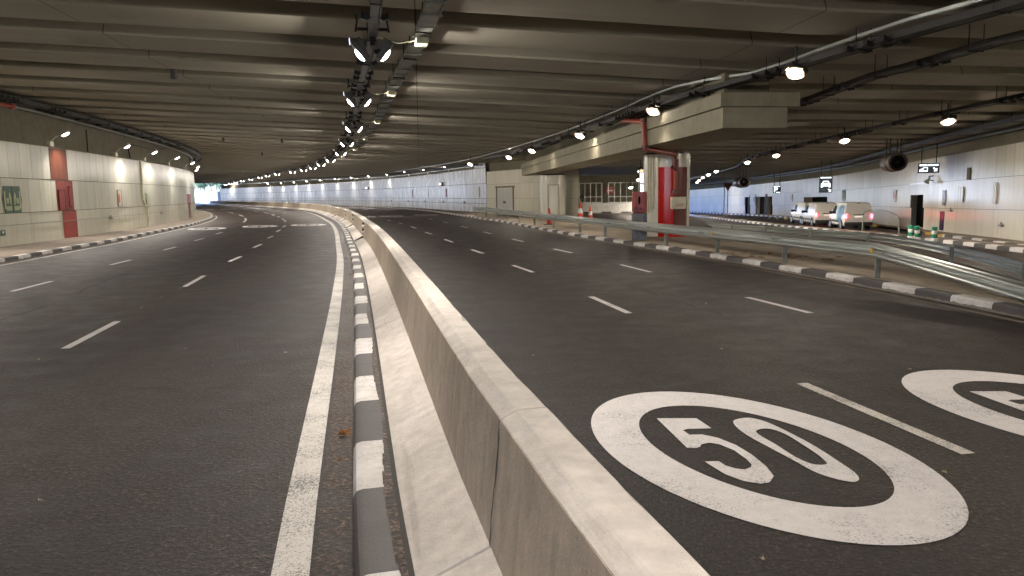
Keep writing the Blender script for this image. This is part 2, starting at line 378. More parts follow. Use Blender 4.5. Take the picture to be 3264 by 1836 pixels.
M_tail = mat_emit("lit_tail_lamp", (1, .03, .06), 3); M_taildim = mat_emit("rim_tail_lamp", (1, .02, .03), .33)
M_plate = mat_emit("glowing_plate", (1, .75, .55), .09)  # number plate glows by itself in place of light falling on it
M_green = mat_plain("green_plastic", (.015, .20, .11), .4); M_sgreen = mat_plain("sign_green", (.05, .11, .075), .45); M_sgpale = mat_plain("sign_luminous", (.36, .40, .22), .5)
M_orange = mat_plain("cone_orange", (.55, .06, .02), .5); M_whitep = mat_plain("white_plastic", (.74, .73, .69), .45)
M_scr = mat_plain("screen_housing", (.01, .014, .02), .25); M_scrlit = mat_emit("lit_sign_symbol", (.82, .95, 1), .34)
M_pink = mat_plain("red_barrier_plastic", (.40, .085, .075), .45, 0, .2, 4); M_greypl = mat_plain("grey_barrier_plastic", (.13, .135, .145), .5, 0, .4, 7)
M_leaf = mat_plain("dry_leaf", (.32, .14, .04), .7, 0, .5, 60); M_litter = mat_plain("litter_scrap", (.5, .42, .3), .8)
M_foliage = mat_plain("foliage", (.05, .10, .035), .6, 0, .6, 1.3); M_bark = mat_plain("bark", (.10, .07, .05), .9)
M_outwall = mat_plain("white_render", (.80, .79, .76), .8); M_soil = mat_plain("dry_grass_ground", (.16, .15, .09), .9, 0, .35, .08)
M_void = mat_plain("painted_dark_interior", (.004, .0035, .003), .95, 0, .15, 6, 0, .1); M_noent = mat_plain("sign_red", (.5, .02, .03), .4)  # first one: near-black colour stands in for the shade inside openings

# ------------------------------------------------------------------ plan curves
C_kerbB = Curve([(9.5, -30), (5.6, -15), (2.3, -5), (.1, 0), (-.86, 3.85), (-1.2, 5.5), (-1.93, 9.15), (-3.42, 16.46), (-5.05, 24.1), (-6.7, 31.26), (-8.98, 41.07), (-12.15, 53.77), (-15.35, 65), (-19.95, 80.3), (-26.3, 99), (-35.86, 120.2), (-50.9, 151.4), (-72, 194), (-101, 255), (-136, 334), (-160, 395)])
C_lk = Curve([(-13, -30), (-13.6, -5), (-14.6, 10), (-15.5, 19), (-16.19, 24.26), (-17.12, 29.3), (-18.14, 34.9), (-19.9, 42.66), (-23.13, 56.4), (-27.4, 70.7), (-31.85, 82.5), (-38.4, 98), (-47, 115), (-60, 138), (-82, 176), (-112, 232), (-135, 280)])
C_lw = Curve([(-16.6, -30), (-17.2, -5), (-18.3, 14), (-19.5, 25), (-20.28, 30.46), (-21.15, 36.4), (-22.0, 41.0), (-23.87, 50.4), (-26.2, 60.5), (-28.7, 69.2), (-32.2, 79.0), (-38, 92), (-46, 107), (-58, 128), (-80, 165), (-108, 215), (-120, 238)])
C_rk = Curve([(10.0, -30), (9.2, -10), (8.5, 2), (8.1, 7), (7.72, 11.35), (7.56, 12.6), (7.30, 14.4), (6.88, 16.8), (6.45, 19.0), (6.1, 21), (5.37, 24.13), (4.55, 27.4), (3.33, 31.9), (1.85, 38.7), (-.7, 52), (-2.3, 58.6), (-6.5, 77), (-11.9, 97), (-20.7, 120), (-32, 143), (-50, 176), (-75, 224), (-95, 265), (-120, 320)])
C_bw = Curve([(-2.3, 73.9), (-4.6, 80), (-8.6, 92), (-14.4, 108), (-19.6, 120), (-25.9, 133), (-36, 152), (-52, 180), (-70, 206), (-79.5, 218), (-83.5, 223)])
C_rw = Curve([(13.5, -30), (16.5, 0), (18.4, 15), (20.2, 25.5), (21.95, 33), (23.65, 40.5), (25.4, 48), (27.4, 56), (29.5, 64.5), (31.5, 74), (33.3, 90), (34.5, 104), (35.3, 122), (35.6, 150), (34, 175)])
C_k3 = Curve([(9.9, -30), (13.5, 0), (16.4, 15), (18.6, 28), (19.8, 38), (20.2, 49), (21.1, 61), (22.3, 75), (24.3, 95), (26.2, 114), (27, 150), (26, 175)])
def shift(cu, off, step=3.0): return Curve([cu.at(t, off) for t in cu.ts(step)])

# ------------------------------------------------------------------ ground, road, markings
mb = MB(); xs = [-900, -300] + list(np.arange(-190, -30, 8.)) + list(np.arange(-30, 8, 4.)) + list(np.arange(8, 42, .8)) + [50, 80]
ys = [-60, -30] + list(np.arange(-26, 130, 2.)) + list(np.arange(134, 420, 12.)) + [500]
mb2 = MB()
for i in range(len(xs) - 1):
    for j in range(len(ys) - 1):
        q = [(xs[i], ys[j]), (xs[i + 1], ys[j]), (xs[i + 1], ys[j + 1]), (xs[i], ys[j + 1])]
        if xs[i] < -200: continue
        mb.face([(x, y, zg(x, y)) for x, y in q])
road = struct(mb.build("road", M_asph))
bmr = bmesh.new(); bmr.from_mesh(road.data); bmesh.ops.remove_doubles(bmr, verts=bmr.verts[:], dist=.001); bmr.to_mesh(road.data); bmr.free()
mb = MB(); mb.face([(-3000, -3000, -3.6), (3000, -3000, -3.6), (3000, 3000, -3.6), (-3000, 3000, -3.6)]); struct(mb.build("ground", M_soil))

def zmark(x, y): return zg(x, y) + .005
def strip(cu, a, b, off, w, mat, name, step=1.0, parent=road):
    m = MB(); m.sweep(cu, cu.ts(step, a, b), [(off - w / 2, 0), (off + w / 2, 0)], zf=zmark)
    return m.build(name, mat, parent)
def quadmark(p0, p1, w, mat=None, name="lane_dash"):
    p0, p1 = Vector(p0), Vector(p1); d = (p1 - p0).normalized(); n = Vector((d.y, -d.x)) * w / 2
    m = MB(); m.face([(*(p0 + n), zmark(*p0)), (*(p1 + n), zmark(*p1)), (*(p1 - n), zmark(*p1)), (*(p0 - n), zmark(*p0))])
    return m.build(name, mat or M_white, road)
# measured dashes, then the same rhythm carried on
DA = [((37, 929.4), (166, 896.5)), ((352.5, 844.6), (417.7, 828.5)), ((521.7, 797.4), (560.6, 787.5)), ((619.6, 768), (649, 760)), ((689, 745.8), (708, 741))]
DB = [((208, 1111.7), (375, 1024.7)), ((588, 914.5), (651, 879)), ((730, 834.3), (768.6, 817.6)), ((808, 789.7), (832, 779)), ((853.4, 759.6), (870, 752.4)), ((881.4, 739), (894, 732.5)), ((902, 723.2), (910, 719.2))]
DC = [((3087, 1448), (2556, 1222.7)), ((2005, 999), (1884, 946)), ((1700, 868.4), (1635, 845.8)), ((1540.7, 808.3), (1502.5, 796)), ((1444.4, 772.6), (1417.4, 763.3)), ((1376, 747), (1356, 740.3)), ((1326.4, 728), (1310, 722.3)), ((1283, 714), (1271, 710.8)), ((1245, 704.5), (1234.8, 701.5))]
DD = [((2583.6, 998.3), (2381, 948)), ((2075, 868), (1978.9, 844)), ((1823, 806.3), (1765, 793.6)), ((1669, 770.6), (1632.6, 762)), ((1566, 745.6), (1540.7, 739.4)), ((1490, 725.7), (1469, 721.4)), ((1428, 711), (1411.8, 707.4)), ((1380, 700), (1366, 697))]
for D in (DA, DB, DC, DD):
    for a, b in D: quadmark(G(*a), G(*b), .12, M_whiteworn if a[1] > 1000 and a[0] > 1600 else M_white)
for a, b in [((776, 709), (784, 702)), ((784, 702), (782, 696)), ((776, 690), (762, 684.5)), ((745, 680), (728, 676)), ((908.7, 706), (908, 703)), ((902.5, 699.5), (900, 697)), ((890, 692), (885, 689.5)), ((874.5, 686.8), (866, 683.5)), ((856, 680.8), (842, 677.5)), ((822, 674.5), (806, 672))]:
    quadmark(G(*a), G(*b), .16)
strip(C_kerbB, C_kerbB.sY(-20), C_kerbB.sY(120), -.33, .2, M_whiteworn, "edge_line")
strip(C_lk, C_lk.sY(2), C_lk.sY(84), .30, .10, M_whiteworn, "edge_line")
strip(C_rk, C_rk.sY(-5), C_rk.sY(130), -.26, .10, M_pave, "gutter_strip")
strip(C_kerbB, C_kerbB.sY(-20), C_kerbB.sY(110), -.1, .2, mat_asphalt("gutter_dirt", 1.15, (1.0, .84, .70)), "gutter_dirt")
strip(C_kerbB, C_kerbB.sY(-10), C_kerbB.sY(130), 1.62, .15, M_whiteworn, "edge_line")

# the 50 roundel, traced once in its own metric frame
S6 = .5683
def c6(L): return [Vector(G(1800 + a * S6, 1150 + b * S6)) for a, b in L]
RO = c6([(140, 370), (200, 265), (380, 190), (600, 172), (900, 200), (1300, 290), (1700, 415), (2000, 570), (2200, 740), (2272, 870), (2230, 950), (2100, 1010), (1820, 1037), (1500, 1010), (1100, 930), (700, 790), (400, 630), (200, 470)])
RI = c6([(412, 350), (480, 285), (640, 255), (900, 270), (1250, 355), (1600, 490), (1780, 610), (1843, 710), (1800, 785), (1700, 820), (1500, 828), (1200, 770), (900, 690), (650, 580), (480, 460)])
D5 = c6([(515, 325), (738, 325), (825, 382), (690, 385), (662, 392), (700, 418), (770, 416), (860, 435), (960, 475), (1050, 530), (1130, 595), (1172, 650), (1150, 685), (1100, 693), (1010, 680), (900, 640), (835, 600), (785, 568), (862, 565), (900, 590), (960, 608), (1010, 613), (1045, 600), (1048, 585), (1020, 555), (950, 505), (870, 472), (810, 462), (765, 472), (762, 485), (740, 492), (685, 490)])
D0o = c6([(945, 345), (975, 328), (1040, 323), (1130, 345), (1250, 400), (1400, 480), (1540, 570), (1620, 625), (1650, 660), (1640, 678), (1600, 682), (1500, 660), (1400, 625), (1280, 560), (1150, 490), (1040, 430), (975, 385)])
D0i = c6([(1072, 400), (1100, 386), (1150, 385), (1230, 410), (1330, 470), (1420, 530), (1470, 575), (1465, 583), (1430, 587), (1380, 580), (1290, 540), (1180, 470), (1110, 430)])
def ellfit(P):      # general conic least squares
    A = np.array([[p.x * p.x, p.x * p.y, p.y * p.y, p.x, p.y] for p in P]); a, b, c, d, e = np.linalg.lstsq(A, np.ones(len(P)), rcond=None)[0]
    x0, y0 = np.linalg.solve([[2 * a, b], [b, 2 * c]], [-d, -e]); k = 1 + a * x0 * x0 + b * x0 * y0 + c * y0 * y0
    w, V = np.linalg.eigh(np.array([[a, b / 2], [b / 2, c]]) / k)
    return Vector((x0, y0)), [(1 / math.sqrt(w[i]), Vector(V[:, i])) for i in (0, 1)]
CO, AO = ellfit(RO); CI, AI = ellfit(RI)
def ellpts(c, ax, n): return [c + ax[0][1] * ax[0][0] * math.cos(2 * PI * i / n) + ax[1][1] * ax[1][0] * math.sin(2 * PI * i / n) for i in range(n)]
def loop_by_angle(P, n):      # resample a closed outline by angle about its centre
    c = sum(P, Vector((0, 0))) / len(P); P = P + [P[0]]; out = []
    s = [0]
    for i in range(1, len(P)): s.append(s[-1] + (P[i] - P[i - 1]).length)
    for k in range(n):
        t = s[-1] * k / n; i = max(j for j in range(len(s) - 1) if s[j] <= t); f = (t - s[i]) / max(1e-6, s[i + 1] - s[i]); out.append(P[i].lerp(P[i + 1], f))
    return out
def smooth_loop(P, sub=4):
    n = len(P); out = []
    for i in range(n):
        a, b, c, d = P[i - 1], P[i], P[(i + 1) % n], P[(i + 2) % n]
        for k in range(sub):
            t = k / sub; out.append(.5 * ((2 * b) + (c - a) * t + (2 * a - 5 * b + 4 * c - d) * t * t + (3 * b - a - 3 * c + d) * t ** 3))
    return out
lane_dir = (Vector(G(2556, 1222.7)) - Vector(G(3087, 1448))).normalized(); LA = math.atan2(lane_dir.y, lane_dir.x)
def tol(p): q = p - CO; ca, sa = math.cos(-LA), math.sin(-LA); return Vector((q.x * ca - q.y * sa, q.x * sa + q.y * ca))
Lo = [tol(p) for p in ellpts(CO, AO, 72)]; Li = [tol(p) for p in ellpts(CI, AI, 72)]
if (Lo[1] - Lo[0]).dot(Li[1] - Li[0]) < 0: Li = [Li[0]] + Li[:0:-1]
k0 = min(range(72), key=lambda k: (Li[k] - Lo[0]).length); Li = Li[k0:] + Li[:k0]
L5 = [tol(p) for p in D5]; L0o = [tol(p) for p in smooth_loop(D0o)]; L0i = [tol(p) for p in smooth_loop(D0i)]
def roundel(px, py, ang, sx=1.0, sy=1.0, mat=None):
    ca, sa = math.cos(ang), math.sin(ang)
    def W(p): x, y = p.x * sx, p.y * sy; X, Y = px + x * ca - y * sa, py + x * sa + y * ca; return (X, Y, zmark(X, Y))
    m = MB()
    for i in range(72): j = (i + 1) % 72; m.face([W(Lo[i]), W(Lo[j]), W(Li[j]), W(Li[i])])
    ring = m.build("speed_roundel", mat or M_white, road)
    m = MB(); t = tessellate_polygon([[Vector((p.x, p.y, 0)) for p in L5]]); m.addmesh([W(p) for p in L5], [tuple(f) for f in t])
    A = [Vector((p.x, p.y, 0)) for p in L0o]; B = [Vector((p.x, p.y, 0)) for p in L0i]; t = tessellate_polygon([A, B])
    m.addmesh([W(p) for p in A + B], [tuple(f) for f in t]); m.build("speed_digits", mat or M_white, ring)
    return ring
roundel(CO.x, CO.y, LA)
# second roundel, one lane to the right: its left rim measured
pl = Vector(G(1800 + 1980 * S6, 1150 + 210 * S6)); pr = Vector(G(1800 + 140 * S6, 1150 + 370 * S6)); C2 = CO + (pl - pr)
roundel(C2.x, C2.y, LA)
for a, b, al, hw in [(660, 729, 1, 62), (829, 721.7, 1, 58), (983, 717, 1, 58), (1247, 689, 0, 40), (1359, 685.3, 0, 40), (1160, 691.5, 0, 40), (653.7, 668.2, 1, 28), (728, 667, 1, 27), (801, 665.2, 1, 27)]:
    p = G(a, b); cu = C_kerbB; d = cu.dir(cu.near(*p)); an = math.atan2(d.y, d.x) + (PI if al else 0)
    k = (hw * p[1] / FPX) / (max(abs(q.y) for q in Lo) * 1.06)
    roundel(p[0], p[1], an, k, k)
M_asphold = mat_asphalt("old_asphalt_exit_sheen", 1.9, (1, .97, .90))  # older asphalt, with the exit's grazing sheen painted into its tone
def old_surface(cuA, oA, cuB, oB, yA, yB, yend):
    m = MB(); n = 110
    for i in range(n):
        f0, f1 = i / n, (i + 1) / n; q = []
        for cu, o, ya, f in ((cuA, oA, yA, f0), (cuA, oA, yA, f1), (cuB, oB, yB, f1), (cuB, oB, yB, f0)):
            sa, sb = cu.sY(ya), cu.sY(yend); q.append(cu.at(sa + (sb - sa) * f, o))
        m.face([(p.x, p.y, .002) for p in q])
    m.build("old_surfacing_sheen", M_asphold, road)
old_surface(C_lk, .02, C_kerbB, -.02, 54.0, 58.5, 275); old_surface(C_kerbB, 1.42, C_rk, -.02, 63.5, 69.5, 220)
# worn cross joints and a patch of newer asphalt
for A, B, w in [((632, 723), (1046, 708), .9), ((1180, 696.5), (1440, 688.5), .8)]:
    quadmark(G(*A), G(*B), w, mat_plain("bleached_joint", (.13, .12, .105), .8, 0, .4, 2), "surface_joint")
rj = random.Random(3)
for pts in ([(-40, 1032), (120, 985), (270, 925), (360, 885), (440, 860), (560, 832)], [(1620, 795), (1800, 838), (1900, 868), (1975, 900), (2090, 938), (2230, 985), (2300, 1003)]):
    cu = Curve(Gs(pts)); m = MB(); ts = cu.ts(.35); P_ = [(cu.at(t, rj.gauss(0, .025)), rj.choice((.0, .012, .02, .03))) for t in ts]
    for (p, w), (q, w2), t in zip(P_, P_[1:], ts):
        if w + w2 < .015: continue
        n = cu.nrm(t); m.face([(*(p + n * w), .003), (*(q + n * w2), .003), (*(q - n * w2), .003), (*(p - n * w), .003)])
    m.build("surface_crack", M_joint, road)
roundel(*G3(2400, 750), math.atan2(1, .1), .9, .9, M_whiteworn)

# ------------------------------------------------------------------ kerbs and pavements
def kerb(cu, a, b, prof, mats, lens, zf=None, phase=0.0, name="kerb"):
    ts = [a]; ids = []; k = 0; t = a - phase
    while t < b:
        L = lens[k % len(lens)] * random.uniform(.97, 1.03); t += L
        if t > a:
            tt = min(t, b); n = 2
            for q in range(1, n + 1): ts.append(ts[-1] + 0 if False else (ts[-1] if False else 0)) if False else None
            p = ts[-1]
            ts += [p + (tt - p) * .5, tt]; ids += [k % len(mats)] * 2
        k += 1
    m = MB(); m.sweep(cu, ts, prof, closed=False, zf=zf, mats=ids)
    o = struct(m.build(name, mats, None, True)); return o
sB = C_kerbB.sY(7.73); a0 = sB % 2.14 - 2.14
kerb(C_kerbB, max(0, a0), C_kerbB.sY(330), [(0, -.02), (.008, .10), (.03, .14), (.07, .152), (.275, .155)], [M_kb, M_kw], [1.16, .98], phase=-(a0 if a0 > 0 else 0) + (0 if a0 > 0 else -a0))
sR = C_rk.at(0); t0 = C_rk.near(*G(2534, 874.7)); ph = t0 % 1.9
kerb(C_rk, 0, C_rk.sY(300), [(0, -.02), (.012, .12), (.04, .15), (.26, .155), (.27, .12)], [M_kw, M_kb], [.95, .95], phase=1.9 - ph)
t0 = C_lk.near(*G(222.6, 798)); ph = t0 % 1.9
kerb(C_lk, 0, C_lk.sY(150), [(0, -.02), (-.012, .12), (-.04, .155), (-.24, .16), (-.25, .12)], [M_kb, M_kw], [.95, .95], phase=1.9 - ph)
kerb(C_k3, C_k3.sY(-5), C_k3.L, [(0, -.1), (.02, .13), (.05, .16), (.30, .165)], [M_kw3, M_kb3], [.98, .98], zf=lambda x, y: zg(x, y))
C_rk3 = shift(C_rw, -1.1)
kerb(C_rk3, 0, C_rk3.sY(40), [(0, -.1), (.015, .13), (.04, .155), (.25, .16)], [M_kw3, M_kb3], [1.3, 1.3], zf=lambda x, y: zg(x, y))
kerb(C_rk3, C_rk3.sY(40), C_rk3.sY(43.5), [(0, -.1), (.015, .13), (.04, .155), (.25, .16)], [M_ky, M_kb3], [1.0, 1.0], zf=lambda x, y: zg(x, y))
kerb(C_rk3, C_rk3.sY(78), C_rk3.L, [(0, -.1), (.015, .13), (.04, .155), (.25, .16)], [M_kw3, M_kb3], [1.2, 1.2], zf=lambda x, y: zg(x, y))
def ribbon(cuA, cuB, ta, tb, n, z, mat, name, zf=None):
    m = MB()
    for i in range(n):
        q = [cuA.at(ta(i / n)), cuA.at(ta((i + 1) / n)), cuB.at(tb((i + 1) / n)), cuB.at(tb(i / n))]
        m.face([(p.x, p.y, z + (zf(p.x, p.y) if zf else 0)) for p in q])
    return struct(m.build(name, mat))
def byY(cu, y0, y1): return lambda f: cu.sY(y0 + (y1 - y0) * f)
ribbon(shift(C_lk, -.24), C_lw, byY(shift(C_lk, -.24), -28, 150), byY(C_lw, -28, 150), 90, .157, M_pave, "pavement")
ribbon(shift(C_rk3, .24), C_rw, byY(shift(C_rk3, .24), -28, 170), byY(C_rw, -28, 170), 90, .155, M_pave, "pavement", zg)
# island between the carriageway and the slip road
isl = shift(C_rk, .26)
C_ie = Curve([(10.6, -20), (10.2, 0), (9.9, 10), (9.6, 18), (9.3, 26), (8.8, 34), (7.5, 42), (3.6, 51), (.6, 58), (-1.5, 66), (-2.6, 73)])
ribbon(isl, C_ie, byY(isl, -18, 73), byY(C_ie, -18, 73), 60, .153, M_isl, "island")
m = MB(); m.sweep(C_ie, C_ie.ts(1.5), [(0, .150), (.12, .150), (.125, -.4)]); struct(m.build("island_edge", M_whiteworn))
m = MB(); m.sweep(C_k3, C_k3.ts(2, C_k3.sY(-5)), [(.30, .160), (1.0, .162), (1.02, -.1)], zf=zg); struct(m.build("median", M_pave))
ribbon(shift(C_bw, -.02), shift(C_rk, .26), byY(shift(C_bw, -.02), 74, 215), byY(shift(C_rk, .26), 66, 215), 60, .151, M_pave, "pavement")

# ------------------------------------------------------------------ concrete barrier
bar = thing("concrete_barrier", "long curved concrete safety barrier between the two carriageways", "barrier", (-.3, 3.8, 0))
BP = [(.285, .06), (.29, .15), (.655, .31), (.715, .935), (.785, .98), (.935, .98), (.975, .935), (1.03, .31), (1.38, .12), (1.40, 0)]
joints = [0, C_kerbB.sY(3.3)]
jj = C_kerbB.sY(3.3)
while jj < C_kerbB.sY(330): jj += 7.2 if jj < C_kerbB.sY(90) else 24; joints.append(min(jj, C_kerbB.L))
inv = bar.matrix_world.inverted(); T0 = Matrix.Translation((.3, -3.8, 0))
def child(mbo, name, mats, parent, smooth=False):     # geometry given in world space, parent anchored at its own place
    M = Matrix.LocRotScale(parent.location, parent.rotation_euler, None)
    g = parent.parent
    while g is not None: M = Matrix.LocRotScale(g.location, g.rotation_euler, None) @ M; g = g.parent
    Mi = M.inverted(); mbo.v = [tuple(Mi @ Vector(p)) for p in mbo.v]
    return mbo.build(name, mats, parent, smooth)
for i in range(len(joints) - 1):
    a, b = joints[i] + .013, joints[i + 1] - .013
    for part in (0, 1):
        m = MB(); sub = [BP[2:4], BP[:3] + BP[3:]][part]
        if part == 0: m.sweep(C_kerbB, C_kerbB.ts(.9, a, b), [(BP[2][0] - .005, BP[2][1]), (BP[3][0] - .005, BP[3][1] - .004), (BP[3][0] + .12, BP[3][1] - .002), (BP[2][0] + .12, BP[2][1] + .002)], closed=True)
        else: m.sweep(C_kerbB, C_kerbB.ts(.16 if i < 4 else .9, a, b), BP, closed=True, jit={4: .005, 5: .005, 6: .003} if i < 4 else None)
        if part: seg = child(m, "barrier_segment", M_conc, bar); seg_prev = seg
        else: face_m = m
    child(face_m, "barrier_face", M_concf, seg)
m = MB(); rg = random.Random(5); ts = C_kerbB.ts(.12, C_kerbB.sY(1.5), C_kerbB.sY(45))
for t, t2 in zip(ts, ts[1:]):
    a0_ = .215 + .02 * math.sin(t * 1.7) + rg.uniform(0, .012); p, q = C_kerbB.at(t, a0_), C_kerbB.at(t2, a0_); e, g_ = C_kerbB.at(t, .288), C_kerbB.at(t2, .288)
    m.face([(p.x, p.y, .159), (q.x, q.y, .159), (g_.x, g_.y, .159), (e.x, e.y, .159)])
struct(m.build("kerb_grime", mat_asphalt("kerb_grime", 1.5, (1, .86, .72))))
m = MB(); m.sweep(C_kerbB, C_kerbB.ts(.6, C_kerbB.sY(1.5), C_kerbB.sY(60)), [(.262, .1605), (.292, .1605)]); struct(m.build("kerb_gap", M_joint))
rc = random.Random(9)
for k_, jt_ in enumerate(joints[1:5]):
    m = MB(); P_ = []
    for f in np.linspace(0, 1, 16):
        o_ = .655 + (.715 - .655) * f - .009; z_ = .31 + (.93 - .31) * f; P_.append((jt_ + .012 * math.sin(f * 7 + k_) + rc.uniform(-.006, .006), o_, z_, rc.uniform(.006, .013)))
    for (t1, o1, z1, w1), (t2, o2, z2, w2) in zip(P_, P_[1:]):
        q = [C_kerbB.at(t1 - w1, o1), C_kerbB.at(t1 + w1, o1), C_kerbB.at(t2 + w2, o2), C_kerbB.at(t2 - w2, o2)]
        m.face([(q[0].x, q[0].y, z1), (q[1].x, q[1].y, z1), (q[2].x, q[2].y, z2), (q[3].x, q[3].y, z2)])
    child(m, "joint_crack", M_joint, bar)
# connectors of the four precast joints seen along the curve
def barpt(t, o, z): p = C_kerbB.at(t, o); return Vector((p.x, p.y, z))
for yy in (30.8, 44.0, 54.5, 65.5):
    t = C_kerbB.sY(yy); d = C_kerbB.dir(t); rz = math.atan2(d.y, d.x)
    m = MB()
    for z, o, mt, s in ((.86, .70, 1, .10), (.75, .69, 0, .22), (.62, .68, 1, .20), (.50, .67, 0, .2)):
        m.box(barpt(t, o, z), (.20 * s / .2, .14, .085), rz, mt, .02)
    m.tube([barpt(t, .65, .34), barpt(t, .47, .245), barpt(t - .12, .32, .175)], .035, 6, 1)
    child(m, "joint_connector", [M_galv, M_black], bar)

# ------------------------------------------------------------------ tunnel walls
def panels(m, cu, a, b, rows, sign, zf=None, skip=(), hs=None, jt=.008):
    # rows: (z0, z1, panel width, outward step)
    for (z0, z1, w, st) in rows:
        t = a + random.uniform(-.6, 0)
        while t < b:
            t1 = min(t + w, b); ta = max(t, a) + .008; tb = t1 - .008; t = t1
            if tb - ta < .05: continue
            if any(x0 < .5 * (ta + tb) < x1 and z0 < zz1 and z1 > zz0 for x0, x1, zz0, zz1 in skip): continue
            f0, f1 = (hs(ta), hs(tb)) if hs else (1, 1)
            p, q = cu.at(ta, sign * st), cu.at(tb, sign * st)
            g0, g1 = (zf(p.x, p.y), zf(q.x, q.y)) if zf else (0, 0)
            m.face([(p.x, p.y, g0 + z0 * f0 + jt), (q.x, q.y, g1 + z0 * f1 + jt), (q.x, q.y, g1 + z1 * f1 - jt), (p.x, p.y, g0 + z1 * f0 - jt)],
                   0, [(ta, z0), (tb, z0), (tb, z1), (ta, z1)], random.random())
def back(m, cu, a, b, z0, z1f, sign, off, zf=None, step=1.5, skip=()):
    ts = cu.ts(step, a, b)
    if off > -.1: ts = sorted(set(ts + [e for x0, x1, _, _ in skip for e in (x0, x1) if a < e < b]))
    for i in range(len(ts) - 1):
        if any(x0 < .5 * (ts[i] + ts[i + 1]) < x1 for x0, x1, _, _ in skip) and off > -.1: continue
        p, q = cu.at(ts[i], sign * off), cu.at(ts[i + 1], sign * off)
        g0, g1 = (zf(p.x, p.y), zf(q.x, q.y)) if zf else (0, 0)
        m.face([(p.x, p.y, z0 + g0), (q.x, q.y, z0 + g1), (q.x, q.y, z1f(q.x, q.y)), (p.x, p.y, z1f(p.x, p.y))])
ROWS = [(0, .98, 2.9, .0), (.98, 1.47, 2.9, .0), (1.47, 2.9, 1.12, .015), (2.9, 4.38, 1.0, .03)]
def wall(name, label, cu, sign, a, b, rows, mp, zf=None, skip=(), top=4.38, hs=None, loc=None):
    p = cu.at(a)
    t = thing(name, label, "wall", (p.x, p.y, 0))
    m = MB(); panels(m, cu, a, b, rows, sign, zf, skip, hs, .022 if mp is M_panelb else .012); child(m, "panel_cladding", mp, t)
    m = MB(); zt = lambda x, y: top + (zf(x, y) if zf else 0) - .01
    back(m, cu, a, b, -.3, zt, sign, -.02, zf, 1.5, skip); child(m, "joint_backing", M_joint, t)
    m = MB(); back(m, cu, a, b, top - .6, lambda x, y: ceil_z(x, y) + 1.4, sign, -.32, zf)
    ts = cu.ts(1.5, a, b)
    m.sweep(cu, ts, [(sign * .03, top - .01), (sign * .03, top + .05), (-sign * .34, top + .05)], zf=zf)
    child(m, "upper_wall", M_upper, t)
    return t
def patch(cu, t, w, z0, z1, off, sign, mat, name, parent, zf=None, th=.0, uvs=1):
    m = MB(); n = max(1, int(w / 1.2)); g = zf(*cu.at(t)) if zf else 0
    for i in range(n):
        a, b = t + w * i / n, t + w * (i + 1) / n
        p, q = cu.at(a, sign * off), cu.at(b, sign * off)
        m.face([(p.x, p.y, g + z0), (q.x, q.y, g + z0), (q.x, q.y, g + z1), (p.x, p.y, g + z1)], 0, [(a, z0), (b, z0), (b, z1), (a, z1)], .5)
        if th:
            p2, q2 = cu.at(a, sign * (off - th)), cu.at(b, sign * (off - th))
            m.face([(p.x, p.y, g + z1), (q.x, q.y, g + z1), (q2.x, q2.y, g + z1), (p2.x, p2.y, g + z1)]); m.face([(p.x, p.y, g + z0), (q.x, q.y, g + z0), (q2.x, q2.y, g + z0), (p2.x, p2.y, g + z0)])
            if i == 0: m.face([(p.x, p.y, g + z0), (p2.x, p2.y, g + z0), (p2.x, p2.y, g + z1), (p.x, p.y, g + z1)])
            if i == n - 1: m.face([(q.x, q.y, g + z0), (q2.x, q2.y, g + z0), (q2.x, q2.y, g + z1), (q.x, q.y, g + z1)])
    return child(m, name, mat, parent)
lw = wall("panelled_wall", "long curving pale panelled tunnel wall with a red strip, left of the road", C_lw, 1, 0, C_lw.L, ROWS, M_panel)
def lws(px, py=800.0, z=0.0):       # arc position on the left wall under a photo column
    r = ray(px, 700); best = min(C_lw.ts(.25, C_lw.sY(10), C_lw.sY(90)), key=lambda t: abs(C_lw.at(t).x / C_lw.at(t).y - r.x / r.y)); return best
sr = lws(202)
patch(C_lw, lws(198), lws(247) - lws(198), .02, 1.46, .012, 1, M_red, "red_panel", lw)
patch(C_lw, lws(185), lws(240) - lws(185), 1.48, 2.88, .028, 1, M_redpink, "red_panel", lw)
patch(C_lw, lws(173), lws(228) - lws(173), 2.92, 4.36, .042, 1, M_redfade, "red_panel", lw)
patch(C_lw, lws(603), 2.0, .02, 1.46, .012, 1, M_redfade, "red_panel", lw); patch(C_lw, lws(600), 3.5, 1.48, 2.3, .028, 1, M_red, "red_panel", lw)
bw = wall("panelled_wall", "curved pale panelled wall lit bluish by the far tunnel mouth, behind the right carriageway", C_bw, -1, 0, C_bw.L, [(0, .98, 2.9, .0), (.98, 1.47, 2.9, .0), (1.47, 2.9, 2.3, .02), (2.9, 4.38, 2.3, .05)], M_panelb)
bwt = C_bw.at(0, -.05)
patch(C_bw, .15, 3.2, 4.4, 5.05, .03, -1, M_panelb, "raised_panel", bw)

